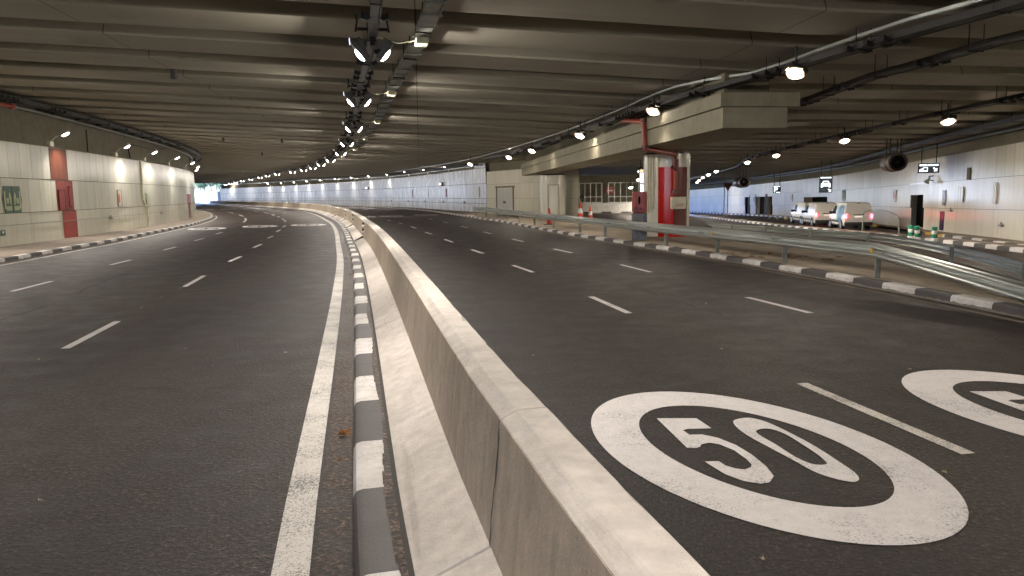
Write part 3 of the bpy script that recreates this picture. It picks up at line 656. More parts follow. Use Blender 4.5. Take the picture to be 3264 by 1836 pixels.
# right wall, along the sunken slip road, with openings
def rws(px):
    r = ray(px, 640); return min(C_rw.ts(.2, C_rw.sY(20), C_rw.sY(160)), key=lambda t: abs(C_rw.at(t).x / C_rw.at(t).y - r.x / r.y))
OPEN = [(rws(2962), rws(2898), 0, 2.25), (rws(2637), rws(2562), 0, 2.35), (rws(2470), rws(2450), 0, 2.6), (rws(2436), rws(2414), 0, 2.6), (rws(2384), rws(2372), 0, 2.6)]
ROWR = [(0, 1.46, 1.45, 0), (1.46, 2.95, 1.45, .012), (2.95, 4.38, 1.1, .024)]
rw = wall("panelled_wall", "polished pale panelled wall with dark doorways along the slip road on the right", C_rw, -1, 0, C_rw.L, [], M_panelr, zg, OPEN)
for ch in list(rw.children):
    if ch.name.startswith("panel_cladding"): bpy.data.objects.remove(ch)
m = MB(); panels(m, C_rw, 0, C_rw.L, [(0, 1.46, 2.9, 0), (1.46, 2.95, 2.9, 0), (2.95, 4.38, 1.05, .014)], -1, zg, OPEN); child(m, "panel_cladding", M_panelr, rw)
for (a, b, z0, z1) in OPEN:
    m = MB(); a2, b2 = a - .02, b + .02; g = zg(*C_rw.at(a))
    def Pq(t, o, z): p = C_rw.at(t, -o); return (p.x, p.y, g + z)
    dw = C_rw.dir(a); vw = C_rw.at(.5 * (a + b)).normalized(); D = -.42 * (b - a) * abs(vw.x * dw.y - vw.y * dw.x) / abs(vw.dot(dw))
    m.face([Pq(a2, 0, -.2), Pq(a2, D, -.2), Pq(a2, D, z1), Pq(a2, 0, z1)], 0); m.face([Pq(b2, 0, -.2), Pq(b2, D, -.2), Pq(b2, D, z1), Pq(b2, 0, z1)], 0)
    m.face([Pq(a2, 0, z1), Pq(b2, 0, z1), Pq(b2, D, z1), Pq(a2, D, z1)], 0); m.face([Pq(a2, 0, .16), Pq(b2, 0, .16), Pq(b2, D, .16), Pq(a2, D, .16)], 0)
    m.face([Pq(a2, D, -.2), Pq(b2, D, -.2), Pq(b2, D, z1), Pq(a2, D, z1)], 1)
    child(m, "doorway_recess", [M_clad, M_void], rw)
    m = MB(); panels(m, C_rw, a - .5, b + .5, [(z1, 2.95, 1.2, .0)], -1, zg); 
    back(m, C_rw, a - .6, b + .6, z1 + .02, lambda x, y: 2.95 + zg(x, y), -1, -.015, zg)
    child(m, "lintel_panel", M_panelr, rw)

# block with beige cladding where the branch road leaves, and the branch road's low wall with screens
A0, A1, A2 = Vector((-2.25, 73.7)), Vector((5.1, 57.6)), Vector((5.15, 64.0))
blk = thing("cladding_wall", "beige large-panelled wall with double door beside the round pier", "wall", (A0.x, A0.y, 0))
C_b1 = Curve([A0, A0.lerp(A1, .3), A0.lerp(A1, .6), A1]); C_b2 = Curve([A1, A1.lerp(A2, .5), A2, A2 + Vector((.2, 13))])
m = MB(); panels(m, C_b1, 0, C_b1.L, [(0, 1.5, 2.6, .02), (1.5, 2.8, 2.6, .02), (2.8, 4.0, 2.6, .02)], 1)
panels(m, C_b2, 0, C_b2.L, [(0, 1.5, 2.2, .02), (1.5, 2.8, 2.2, .02), (2.8, 4.0, 2.2, .02)], 1); child(m, "panel_cladding", M_clad, blk)
m = MB()
for c in (C_b1, C_b2): back(m, c, 0, c.L, -.1, lambda x, y: 4.0, 1, -.01); back(m, c, 0, c.L, 3.9, lambda x, y: ceil_z(x, y) + 1.4, 1, -.35)
child(m, "backing_wall", M_upper, blk)
def b1s(px): r = ray(px, 660); return min(C_b1.ts(.1), key=lambda t: abs(C_b1.at(t).x / C_b1.at(t).y - r.x / r.y))
da, db = b1s(1587), b1s(1637)
dr = MB()
def WB(cu, t, o, z): p = cu.at(t, o); return Vector((p.x, p.y, z))
for i in (0, 1):
    a, b = da + (db - da) * i / 2 + .02, da + (db - da) * (i + 1) / 2 - .02
    dr = MB(); dr.face([WB(C_b1, a, .05, .05), WB(C_b1, b, .05, .05), WB(C_b1, b, .05, 2.35), WB(C_b1, a, .05, 2.35)])
    lf = child(dr, "door_leaf", M_greyp, blk)
    h = MB(); tt = b - .12 if i == 0 else a + .12; h.box(WB(C_b1, tt, .09, 1.15), (.05, .06, .22)); child(h, "door_handle", M_black, lf)
m = MB()
for a, b, z0, z1 in ((da - .12, da, 0, 2.45), (db, db + .12, 0, 2.45), (da - .3, db + .3, 2.45, 2.6)):
    p, q = WB(C_b1, a, .02, 0), WB(C_b1, b, .02, 0); c = (p + q) / 2; d = q - p
    m.box((c.x, c.y, (z0 + z1) / 2), (d.length, .14, z1 - z0), math.atan2(d.y, d.x))
child(m, "door_frame", M_upper, blk)
# low white wall with screen frames behind the branch road
C_lo = Curve([(4.5, 72.5), (7.0, 71.0), (9.0, 70.3), (11.2, 69.8), (12.6, 69.8)])
low = thing("low_wall", "low white wall at the back of the branch road behind the pier", "wall", (7, 71, 0))
m = MB(); m.sweep(C_lo, C_lo.ts(1), [(0, 0), (0, .95), (-.25, .95), (-.25, 0)], closed=True); child(m, "wall_body", M_whitep, low)
kerb(shift(C_lo, .7, 1.0), 0, C_lo.L, [(0, -.02), (-.01, .14), (-.3, .16)], [M_kw, M_kb], [.9, .9])
for k, (a, b) in enumerate(((.5, 4.3), (4.9, 8.2))):
    p = C_lo.at(a); s_ = thing("noise_screen", ["pale framed screen on the low white wall, nearer the beige wall", "pale framed screen on the low white wall, nearer the red-fronted pier"][k], "screen", (p.x, p.y, .95), 0, "framed screens on the low wall")
    n = 7 - k
    for i in range(n + 1):
        t = a + (b - a) * i / n; m = MB(); q = C_lo.at(t, -.12); m.box((q.x, q.y, 1.85), (.06, .06, 1.8)); child(m, "upright", M_whitep, s_)
    m = MB()
    for z in (.98, 1.5, 2.75): m.tube([(*C_lo.at(t, -.12), z) for t in C_lo.ts(.8, a, b)], .035, 6)
    child(m, "rails", M_whitep, s_)
m = MB(); cu = Curve([(3, 79), (8, 77.5), (12, 77), (12.9, 77)])
back(m, cu, 0, cu.L, -.2, lambda x, y: 3.6, 1, 0); m.sweep(cu, cu.ts(2), [(0, 3.6), (-.3, 3.6), (-.3, -.2)])
tag(m.build("rear_wall", M_head), "dark concrete wall behind the framed screens", "wall")

# ------------------------------------------------------------------ ceiling
ceil = bpy.data.objects.new("ceiling", None); COL.objects.link(ceil); struct(ceil)
BD = Vector((math.cos(R(6.7)), math.sin(R(6.7)))); BN = Vector((-BD.y, BD.x))
def beam_x(k):           # extent along the beam: from the left wall to the right wall
    a, b = -200., 60.
    for t in np.arange(-260, 60, 1.0):
        p = BD * t + BN * k
        if p.y > C_lw.q[0, 1] and p.x > C_lw.xY(min(p.y, C_lw.q[-1, 1])) - 2.0: a = t; break
    for t in np.arange(60, -260, -1.0):
        p = BD * t + BN * k
        lim = C_rw.xY(max(p.y, -29)) if p.y < 84 else C_bw.xY(min(p.y, 216)) + 16 if p.y > 114 else 38
        if p.x < lim + 2.0: b = t; break
    return a, b
k = 18.45 - 3.1 * 15
nb = 0
while k < 236:
    a, b = beam_x(k + 1.0)
    if b - a > 3 and nb < 100:
        n = max(2, int((b - a) / 5)); m = MB(); prof = [(-1.56, .70), (-1.87, .05), (-1.87, .015), (-1.855, 0), (-.015, 0), (0, .015), (0, .05), (-.31, .70)]
        ts = [a + (b - a) * i / n for i in range(n + 1)]
        tx = [t for t in [(6.0 + BN.x * -k) / BD.x] if a < t < b]; ts = sorted(ts + tx); vs = []; fs = []
        for t in ts:
            for o, z in prof:
                p = BD * t + BN * (k + o); vs.append((p.x, p.y, ceil_z(p.x, p.y) + z))
        P = len(prof)
        for i in range(len(ts) - 1):
            for q in range(P - 1): fs.append((i * P + q, (i + 1) * P + q, (i + 1) * P + q + 1, i * P + q + 1))
        fs += [tuple(range(P)), tuple((len(ts) - 1) * P + q for q in range(P))]
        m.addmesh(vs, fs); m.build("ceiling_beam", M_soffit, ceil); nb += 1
    k += 3.1
m = MB(); gx = list(np.arange(-150, -20, 10.)) + [-20, -10, 0, 6, 23, 32, 44]; gy = list(np.arange(-30, 240, 10.)) + [238]
for i in range(len(gx) - 1):
    for j in range(len(gy) - 1):
        q = [(gx[i], gy[j]), (gx[i + 1], gy[j]), (gx[i + 1], gy[j + 1]), (gx[i], gy[j + 1])]
        cx, cyy = (gx[i] + gx[i + 1]) / 2, (gy[j] + gy[j + 1]) / 2
        if cx < C_lw.xY(min(max(cyy, -29), 236)) - 12: continue
        if 6 < cx < 24 and cyy > 114: continue
        m.face([(x, y, ceil_z(x, y) + .68) for x, y in q])
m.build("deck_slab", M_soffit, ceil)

# ------------------------------------------------------------------ lamps
def area(name, parent, loc, direction, power, sx, sy, col, spread=PI):
    l = bpy.data.lights.new(name, 'AREA'); l.shape = 'RECTANGLE'; l.size = sx; l.size_y = sy; l.energy = power; l.color = col; l.spread = spread
    o = bpy.data.objects.new(name, l); COL.objects.link(o); o.parent = parent; o.location = loc
    o.rotation_euler = Vector(direction).to_track_quat('-Z', 'Y').to_euler(); return o
WARM = (1.0, .92, .83); WARMER = (1.0, .885, .74)
P_MID, P_SIDE, P_R, P_3 = 32, 46, 18, 80
# twin floodlights of the central row: local +Y along the row, hung below the tray
def lens_dome(Mx, a, b, d):
    h = MB(); n = 20; vs = []
    for k, (f, z) in enumerate(((1, 0), (.92, -.35), (.7, -.7), (.36, -.93), (.02, -1))): vs += [Mx @ Vector((a * f * math.cos(2 * PI * i / n), b * f * math.sin(2 * PI * i / n), z * d)) for i in range(n)]
    h.addmesh(vs, [(k * n + i, k * n + (i + 1) % n, (k + 1) * n + (i + 1) % n, (k + 1) * n + i) for k in range(4) for i in range(n)]); return h
M_hood = mat_plain("grey_lamp_hood", (.16, .155, .145), .5, .2); M_endg = mat_emit("pale_end_glass", (.72, .82, 1), .28)
def twin():
    t = thing("twin_floodlight", "", "lamp")
    m = MB(); m.box((0, 0, .17), (.10, .34, .30), 0, 0, .02); m.box((0, -.22, .33), (.62, .08, .06), 0, 0, .02)
    for s in (-1, 1): m.tube([(s * .26, -.22, .33), (s * .34, -.20, .28), (s * .30, -.2, .5), (s * .33, -.2, .62)], .02, 5)
    m.build("bracket", M_black, t)
    for s in (-1, 1):
        Mx = Matrix.Translation((s * .25, 0, -.06)) @ Matrix.Rotation(s * R(-50), 4, 'Y')
        h = MB(); h.rbox(Mx, (.46, .32, .13), .03); h.rbox(Mx @ Matrix.Translation((-s * -.10, 0, .10)), (.24, .26, .14), .05); hb = h.build("lamp_head", M_hood, t, True)
        if s < 0: h = MB(); h.boxm(Mx @ Matrix.Translation((-.275, 0, -.045)) @ Matrix.Rotation(R(35), 4, "Y"), .11, .2, .012); h.build("end_glass", M_endg, hb)
        lens_dome(Mx @ Matrix.Translation((-s * .06, 0, -.064)), .145, .115, .055).build("lens", M_lens, hb, True)
        area("floodlight", t, Mx @ Vector((0, 0, -.145)), (s * math.sin(R(42)), 0, -math.cos(R(42))), P_MID, .40, .2, WARM, R(172))
    return t
LPX = [(1187, 150), (1144, 310), (1128, 400), (1106, 451), (1086, 483), (1054, 506)]
lp = [onceil(a, b, .5) for a, b in LPX]
C_lamp = Curve([(4.2, -22), (1.0, -4), (-1.1, 7.5)] + [(p.x, p.y) for p in lp] + [(-17.5, 73), (-20.9, 83.3), (-26.4, 98), (-37.5, 123), (-47, 146), (-62, 178), (-84, 226)])
proto = twin(); first = True; ORD = ["nearest", "second nearest", "third nearest", "fourth nearest", "fifth nearest", "sixth nearest", "seventh nearest", "eighth nearest"]
tl = []
for p in lp: tl.append(C_lamp.near(p.x, p.y))
st = 8.5
for i in range(3): tl.append(tl[0] - st * (i + 1))
t = tl[5]
while t < C_lamp.L - 14 and len(tl) < 27: t += 10.4 if t < tl[5] + 40 else 15.0; tl.append(t)
tl.sort(); vis = 0
for t in tl:
    p = C_lamp.at(t); o = proto if first else copy_tree(proto); first = False
    d = C_lamp.dir(t); o.location = (p.x, p.y, ceil_z(p.x, p.y) - .52); o.rotation_euler = (0, 0, math.atan2(d.y, d.x) - PI / 2)
    if p.y < 12: tag(o, "twin floodlight of the central row overhead, behind the viewpoint", "lamp", "twin floodlights of the central row")
    else:
        tag(o, (f"{ORD[vis]} twin floodlight hanging from the central black cable tray" if vis < 8 else "small distant twin floodlight of the central row near the tunnel mouth"), "lamp", "twin floodlights of the central row"); vis += 1

M_halo = mat_emit("halo_glow", (1, .68, .38), .42)  # glowing ring imitates the soft warm halo around each lens
def halo_ring(Mx, a, b):
    h = MB(); n = 24; vs = []
    for f, z in ((1.0, 0), (1.12, -.012), (1.5, .02)): vs += [Mx @ Vector((a * f * math.cos(2 * PI * i / n), b * f * math.sin(2 * PI * i / n), z)) for i in range(n)]
    h.addmesh(vs, [(k * n + i, k * n + (i + 1) % n, (k + 1) * n + (i + 1) % n, (k + 1) * n + i) for k in range(2) for i in range(n)]); return h
def single(name, warm, tilt=25, face=0.0, arm=True):
    t = thing(name, "", "lamp"); m = MB()
    if arm: m.tube([(-.02, 0, .55), (-.02, 0, .18), (0, 0, .06)], .025, 6); m.box((0, 0, .07), (.10, .40, .05), 0, 0, .01)
    m.build("bracket", M_black, t)
    Mx = Matrix.Rotation(R(-tilt), 4, 'Y') @ Matrix.Rotation(R(face), 4, 'X'); h = MB(); h.rbox(Mx, (.44, .36, .12), .03); hb = h.build("lamp_head", M_dark, t, True)
    Mq = Mx @ Matrix.Translation((0, 0, -.064)); lens_dome(Mq, .155, .125, .05).build("lens", M_lensw if warm else M_lens, hb, True); halo_ring(Mq, .155, .125).build("lamp_halo", M_halo, hb, True)
    return t, Mx
# right-hand row under the black ladder
RP = [(2534, 228), (2082, 352), (1848, 430), (1695, 479), (1622, 500), (1499, 522)]
rp = [onceil(a, b, .55) for a, b in RP]
C_row = Curve([(14, -24), (11.6, -6), (9.5, 5)] + [(p.x, p.y) for p in rp] + [(-4.9, 78), (-9.2, 92), (-15, 108)])
proto, Mx = single("floodlight", True, 22, 34)
area("floodlight_beam", proto, Mx @ Vector((0, 0, -.14)), (.62, 0, -.78), P_R, .34, .24, WARMER, R(140))
first = True
pos = [C_row.near(p.x, p.y) for p in rp]; pos = [pos[0] - 18, pos[0] - 9] + pos
for i, t in enumerate(pos):
    p = C_row.at(t); o = proto if first else copy_tree(proto); first = False; d = C_row.dir(t)
    o.location = (p.x, p.y, ceil_z(p.x, p.y) - .55); o.rotation_euler = (0, 0, math.atan2(d.y, d.x) - PI / 2 + PI)
    tag(o, ["warm floodlight behind the viewpoint under the right-hand black ladder"] [0] if i < 2 else ["bright floodlight under the black ladder above the header beam's near end", "floodlight just above the red pipe elbow at the header beam", "floodlight between the red pipe and the beige wall, over the header's side", "floodlight where the header beam meets the beige wall", "small floodlight next to the header beam's far end", "floodlight at the raised end panel of the bluish wall"][i - 2], "lamp", "floodlights of the right-hand row")
for i in (4, 5, 6, 7):  # extra area lights added to brighten the plain pier and beige wall
    for o in [q for q in COL.objects if q.name.startswith("floodlight") and q.parent is None and q.type == 'EMPTY' and (Vector(q.location[:2]) - Vector(C_row.at(pos[i]))).length < .01]: area("rear_fill", o, (-.1, 0, -.1), (-.5, -.6, -.75), 7, .34, .24, WARMER, R(150))
# lamps over the slip road
TP = [((3022, 384), 25.5), ((2692, 446), 34.5), ((2474, 494), 46), ((2382, 516), 54), ((2283, 545), 70), ((2258, 556), 80), ((2240, 565), 92), ((2228, 574), 106), ((2222, 581), 122)]
proto, Mx = single("slip_road_lamp", True, 5, -38)
for s_ in (-1, 1): area("floodlight_beam", proto, Mx @ Vector((0, 0, -.14)), (s_ * .6, 0, -.8), P_3 * (.24 if s_ < 0 else .8), .34, .24, WARMER, R(165 if s_ < 0 else 138))
for i, ((a, b), Y) in enumerate(TP):
    p = atY(a, b, Y); o = proto if i == 0 else copy_tree(proto); o.location = p; o.rotation_euler = (0, 0, R(-10))
    tag(o, ["big glowing warm lamp over the slip road near the ventilator", "second warm glowing lamp over the slip road, left of the ventilator", "third lamp of the slip road row", "fourth lamp of the slip road row", "fifth lamp of the slip road row, close right of the red-fronted pier", "tiny lamp of the slip road row beside the red-fronted pier", "tiny lamp of the slip road row beside the red-fronted pier", "tiny lamp of the slip road row beside the red-fronted pier", "tiny lamp of the slip road row beside the red-fronted pier"][i], "lamp", "lamps over the slip road")
for i, (x, y) in enumerate(((14.0, 15.5),)):
    o = copy_tree(proto); o.location = (x, y, ceil_z(x, y) - .6); [bpy.data.objects.remove(c) for c in list(o.children) if c.type == "LIGHT" and c.matrix_basis.to_3x3().col[2].x > 0]; tag(o, "warm lamp over the slip road, nearer than the frame shows", "lamp", "lamps over the slip road")
for i, ((a, b), Y) in enumerate((((2043, 542), 44), ((2036, 570), 54), ((2058, 583), 62), ((2010, 596), 66))):
    o = copy_tree(proto); o.location = atY(a, b, Y); o.rotation_euler = (0, 0, R(20)); area("branch_fill", o, (0, .1, -.15), (-.1, .75, -.6), 12, .34, .24, WARMER, R(150)); tag(o, "small bright lamp over the branch road, just left of the red-fronted pier", "lamp", "lamps over the branch road")  # each gets an added area light to brighten the wall behind the screens
# wall-top lamps: on the ledge, arm leaning out over the road
def wallamp(name):
    t = thing(name, "", "lamp")
    m = MB(); m.box((-.18, 0, .12), (.22, .42, .24), 0, 0, .03); bs = m.build("ballast_box", M_cream, t)
    m = MB(); m.tube([(-.12, 0, .2), (.05, .06, .42), (.22, .08, .50), (.36, .10, .60)], .022, 6); m.build("arm", M_cream, t)
    Mx = Matrix.Translation((.46, .12, .62)) @ Matrix.Rotation(R(-28), 4, 'Y')
    h = MB(); h.rbox(Mx, (.44, .34, .13), .03); hb = h.build("lamp_head", M_greyp, t, True)
    Mq = Mx @ Matrix.Translation((0, 0, -.067)); lens_dome(Mq, .17, .125, .06).build("lens", M_lens, hb, True)
    area("floodlight_beam", t, Mx @ Vector((.02, 0, -.15)), (.75, 0, -1), P_SIDE, .36, .26, WARM, R(150))
    return t
proto = wallamp("wall_lamp"); first = True
LWP = [lws(190), lws(392), lws(480), lws(556)]
tt = LWP[-1]
for i in range(9): tt += 9.5; LWP.append(tt)
LWP = [LWP[0] - 20, LWP[0] - 10] + LWP
for i, t in enumerate(LWP):
    p = C_lw.at(t, 0); d = C_lw.dir(t); o = proto if first else copy_tree(proto); first = False
    o.location = (p.x, p.y, 4.44); o.rotation_euler = (0, 0, math.atan2(d.y, d.x) - PI / 2)
    tag(o, "wall-top lamp on the left wall, nearer than the frame shows" if i < 2 else ["lamp on the left wall's ledge, above the red strip", "second lamp on the left wall's ledge after the red strip", "third lamp on the left wall's ledge, under the bent cable", "fourth lamp on the left wall's ledge"][i - 2] if i < 6 else "small far lamp clustered at the bend of the left wall's ledge", "lamp", "lamps on the left wall's ledge")
for i in range(13):
    t = 3.5 + i * 10.6
    if t > C_bw.L - 1: break
    p = C_bw.at(t, 0); d = C_bw.dir(t); o = copy_tree(proto); o.name = "wall_lamp"
    o.location = (p.x, p.y, 4.44 if i else 5.1); o.rotation_euler = (0, 0, math.atan2(d.y, d.x) - PI / 2 + PI)
    tag(o, f"{ORD[i]} lamp on the ledge of the bluish wall" if i < 6 else "small far lamp on the ledge of the bluish wall", "lamp", "lamps on the bluish wall's ledge")

# ------------------------------------------------------------------ trays, ladders, conduits
def zc(drop): return lambda x, y: ceil_z(x, y) - drop
def ladder(name, label, cu, a, b, w, drop, mat, h=.10, hang=3.1, parent=None, clamps=False, gaps=(.35, .45, .55, 2.4, 3.0)):
    p = cu.at(a); t = thing(name, label, "cable tray", (p.x, p.y, ceil_z(p.x, p.y) - drop))
    m = MB()
    for s in (-1, 1): m.sweep(cu, cu.ts(2, a, b), [(s * w / 2, 0), (s * w / 2, h), (s * w / 2 + .02, h), (s * w / 2 + .02, 0)], closed=True, zf=zc(drop))
    m.sweep(cu, cu.ts(2, a, b), [(-w / 2 + .02, .01), (w / 2 - .02, .01), (w / 2 - .02, .05), (-w / 2 + .02, .05)], closed=True, zf=zc(drop))
    child(m, "tray", mat, t)
    q = a + 1.0; near_ = 0
    while q < b and near_ < 34:
        p = cu.at(q)
        if p.y > 4:
            near_ += 1; m = MB()
            for s in (-1, 1):
                p = cu.at(q, s * w / 2); z = ceil_z(p.x, p.y); m.cyl((p.x, p.y, z - drop - .03), (p.x, p.y, z + .3), .012, 5)
            e0, e1 = cu.at(q, -w / 2), cu.at(q, w / 2); m.cyl((e0.x, e0.y, ceil_z(*e0) - drop - .01), (e1.x, e1.y, ceil_z(*e1) - drop - .01), .014, 5)
            child(m, "hanger", M_black, t)
        q += hang
    if clamps:
        q = a + .8; near_ = 0
        while q < b and near_ < 40:
            p = cu.at(q); d = cu.dir(q); z = ceil_z(p.x, p.y) - drop; rz = math.atan2(d.y, d.x)
            if p.y > 5:
                near_ += 1; m = MB(); W_ = w + clamps
                P_ = [(-W_ / 2, .10), (-W_ / 2 - .02, -.02), (-W_ * .30, -.05), (-W_ * .12, .01), (W_ * .12, .01), (W_ * .30, -.05), (W_ / 2 + .02, -.02), (W_ / 2, .10), (W_ * .36, .05), (-W_ * .36, .05)]
                M = Matrix.Translation((p.x, p.y, z)) @ Matrix.Rotation(rz - PI / 2, 4, 'Z') @ Matrix.Rotation(PI / 2, 4, 'X'); m.prism(P_, M, .10); child(m, "clamp", M_black, t)
            q += random.choice(gaps)
    return t
cs = C_lamp.sY(-20)
ladder("cable_ladder", "black cable ladder carrying the central twin floodlights", C_lamp, 1, C_lamp.L - 2, .17, .34, M_black, .10, 3.1, None, .30, (.9, 1.6, 3.4))
C_st = shift(C_lamp, 1.02, 3.0)
stl = ladder("cable_tray", "grey steel cable tray parallel to the central floodlights", C_st, 2, C_st.near(-15, 70), .30, .22, M_galvd, .09, 1.55)
q = C_st.sY(5)
while q < C_st.sY(60):
    p = C_st.at(q); d = C_st.dir(q); m = MB(); m.box((p.x, p.y, ceil_z(p.x, p.y) - .245), (.05, .42, .03), math.atan2(d.y, d.x)); child(m, "cross_strap", M_galvd, stl); q += 1.0
for i, p0 in enumerate(lp):
    q = C_st.near(p0.x + 1.0, p0.y + .1); p = C_st.at(q); d = C_st.dir(q)
    m = MB(); m.box((p.x, p.y, ceil_z(p.x, p.y) - .32), (.36, .26, .14), math.atan2(d.y, d.x), 0, .02)
    m.tube([(p.x - .12, p.y, ceil_z(p.x, p.y) - .30), (p.x - .5, p.y + .05, ceil_z(p.x, p.y) - .34), (p.x - .95, p.y, ceil_z(p.x, p.y) - .2)], .012, 5)
    tag(m.build("junction_box", M_cream), f"pale junction box under the grey tray beside the {ORD[i]} twin floodlight", "junction box", "junction boxes along the central tray")
# right-hand ladders
ladder("cable_ladder", "black cable ladder with jagged clips over the right carriageway's edge", shift(C_row, .22), 2, C_row.sY(60), .34, .42, M_black, .12, 3.1, None, .22)
C_lad2 = Curve([(17, -24), (14.0, -4), (11.5, 8)] + [(p.x, p.y) for p in (onceil(3264, 120, .5), onceil(2985, 198, .5), onceil(2778, 252, .5), onceil(2572, 326, .5))] + [(7.6, 33), (6.6, 42), (5.5, 52), (4, 62)])
ladder("cable_ladder", "second black cable ladder ending above the concrete header beam", C_lad2, 2, C_lad2.L, .30, .5, M_black, .12, 3.1, None, .2)
C_lad3 = Curve([(17.6, -10), (15.8, 10), (15.0, 20), (15.0, 25.5), (15.3, 34.5), (16.0, 46), (16.8, 54), (20.3, 70), (24, 100), (27, 125)])
ladder("cable_ladder", "black cable ladder carrying the lamps over the slip road", C_lad3, 2, C_lad3.L, .30, .42, M_black, .12, 3.1, None, .2)
C_con = Curve([(p.x, p.y) for p in (onceil(3146, 0, .12), onceil(2985, 41, .12), onceil(2654, 149, .12), onceil(2406, 235, .12), onceil(2200, 268, .12), onceil(1960, 360, .12), onceil(1800, 420, .12), onceil(1640, 470, .12), onceil(1500, 508, .12), onceil(1380, 530, .12))] + [(-10, 88), (-15.4, 104)])
m = MB(); m.sweep(C_con, C_con.ts(1.5), [(-.05, 0), (.05, 0), (.05, .06), (-.05, .06)], closed=True, zf=zc(.12))
tag(m.build("conduit", M_galv), "pale steel conduit running along the edge of the ceiling over the right carriageway", "conduit")
m = MB(); c_ = shift(C_con, .3); m.tube([(*c_.at(t), ceil_z(*c_.at(t)) - .2) for t in c_.ts(1.2, 0, c_.sY(60))], .03, 6)
tag(m.build("cable", M_dark), "dark cable slung beside the pale ceiling conduit", "cable")
# left wall: pale strip and dark bundle under the ceiling
zl = lambda x, y: ceil_z(x, y) - .42
c_ = shift(C_lw, -.05); m = MB(); m.sweep(c_, c_.ts(2), [(0, 0), (.07, 0), (.07, .08), (0, .08)], closed=True, zf=zl)
tag(m.build("conduit", M_galv), "pale steel conduit high along the left wall", "conduit")
c_ = shift(C_lw, .55); ladder("cable_ladder", "broad black cable ladder under the ceiling along the left wall", c_, 2, c_.L - 2, .55, .30, M_black, .16, 3.1, None, .12)
c_ = shift(C_lw, -.2); m = MB()
t0 = lws(470); m.tube([(*c_.at(lws(440)), 4.5), (*c_.at(lws(435)), 5.35), (*c_.at(lws(520)), 5.4), (*c_.at(lws(548)), 5.65)], .035, 6); 
tag(m.build("bent_cable", M_black), "black bent cable on the dark concrete above the left wall's lamps", "cable")
m = MB()
for px in (310,): m.tube([(*c_.at(lws(px)), 4.45), (*c_.at(lws(px)), 5.6)], .03, 6)
tag(m.build("riser_cable", M_black), "thin black vertical cable on the concrete between the left wall's first two lamps", "cable")
c_ = shift(C_bw, -.12); m = MB(); m.sweep(c_, c_.ts(2, 1), [(0, 0), (-.05, 0), (-.05, .10), (0, .10)], closed=True, zf=lambda x, y: max(4.6, ceil_z(x, y) - .55))
tag(m.build("conduit", M_galv), "steel conduit above the lamps of the bluish wall", "conduit")
c_ = shift(C_bw, -.6); ladder("cable_ladder", "black cable ladder over the bluish wall's lamps", c_, 1, c_.L - 1, .3, .2, M_black, .12, 4)
c_ = shift(C_rw, -.15); m = MB(); m.sweep(c_, c_.ts(2, 10), [(0, 0), (-.05, 0), (-.05, .12), (0, .12)], closed=True, zf=lambda x, y: ceil_z(x, y) - .35)
tag(m.build("conduit", M_galv), "pale conduit high along the right wall", "conduit")
c_ = shift(C_rw, -1.4); ladder("cable_ladder", "broad dark cable ladder under the ceiling along the right wall", c_, 4, c_.L - 2, .7, .35, M_black, .18, 3.1)
# cable dado and guide lights on walls
def dado(cu, sign, z, label, a, b, zf=None):
    m = MB(); m.sweep(cu, cu.ts(1.5, a, b), [(sign * .02, 0), (sign * .045, 0), (sign * .045, .02), (sign * .02, .02)], closed=True, zf=(lambda x, y: z + (zf(x, y) if zf else 0)))
    tag(m.build("cable_rail", M_galvd), label, "cable")
dado(C_lw, 1, .97, "thin cable running low along the left wall's panels", 5, C_lw.sY(85)); dado(C_bw, -1, 1.12, "thin cable running low along the bluish wall", 2, C_bw.L)
def guide(cu, t, sign, z, label, group, zf=None):
    p = cu.at(t, sign * .09); d = cu.dir(t); g = zf(p.x, p.y) if zf else 0
    m = MB(); m.box((p.x, p.y, z + g), (.34, .14, .10), math.atan2(d.y, d.x), 0, .02); m.box((p.x, p.y, z + g + .1), (.08, .05, .12), math.atan2(d.y, d.x))
    tag(m.build("guide_light", M_galvd), label, "guide light", group)
guide(C_lw, lws(347), 1, .92, "small grey guide light low on the left wall, between the red strip and the downpipe", "guide lights low on the walls")
guide(C_lw, lws(513), 1, .92, "small grey guide light low on the left wall, past the downpipe", "guide lights low on the walls")
for i in range(6): guide(C_bw, 7 + i * 9.5, -1, 1.04, f"small guide light on the bluish wall, {['first','second','third','fourth','fifth','sixth'][i]} from the beige wall", "guide lights low on the walls")
guide(C_rw, rws(3035), -1, 1.35, "small guide light beside the dark doorway, right wall", "guide lights low on the walls", zg); guide(C_rw, rws(3200), -1, .75, "small guide light low at the right end of the right wall", "guide lights low on the walls", zg)

# ------------------------------------------------------------------ left wall fittings
def sign_on(cu, t, sign, w, h, z, label, cat, draw, zf=None, name="wall_sign", off=.03, group=None):
    p = cu.at(t, sign * off); d = cu.dir(t); g = zf(p.x, p.y) if zf else 0
    rz = math.atan2(d.y, d.x) if sign < 0 else math.atan2(-d.y, -d.x)
    # local frame: X to the reader's right, Y up, Z out of the wall
    n = cu.nrm(t) * sign; X = Vector((-n.y, n.x, 0)); Z = Vector((n.x, n.y, 0)); Y = Vector((0, 0, 1))
    M = Matrix.Translation((p.x, p.y, z + g)) @ Matrix((X, Y, Z)).transposed().to_4x4()
    o = thing(name, label, cat, (p.x, p.y, z + g), 0, group); draw(o, M, w, h); return o
def rect(x0, y0, x1, y1): return [(x0, y0), (x1, y0), (x1, y1), (x0, y1)]
def shape(o, M, poly, mat, name, th=.012, z0=0.0):
    m = MB(); m.prism(poly, M @ Matrix.Translation((0, 0, z0)), th); return child(m, name, mat, o)
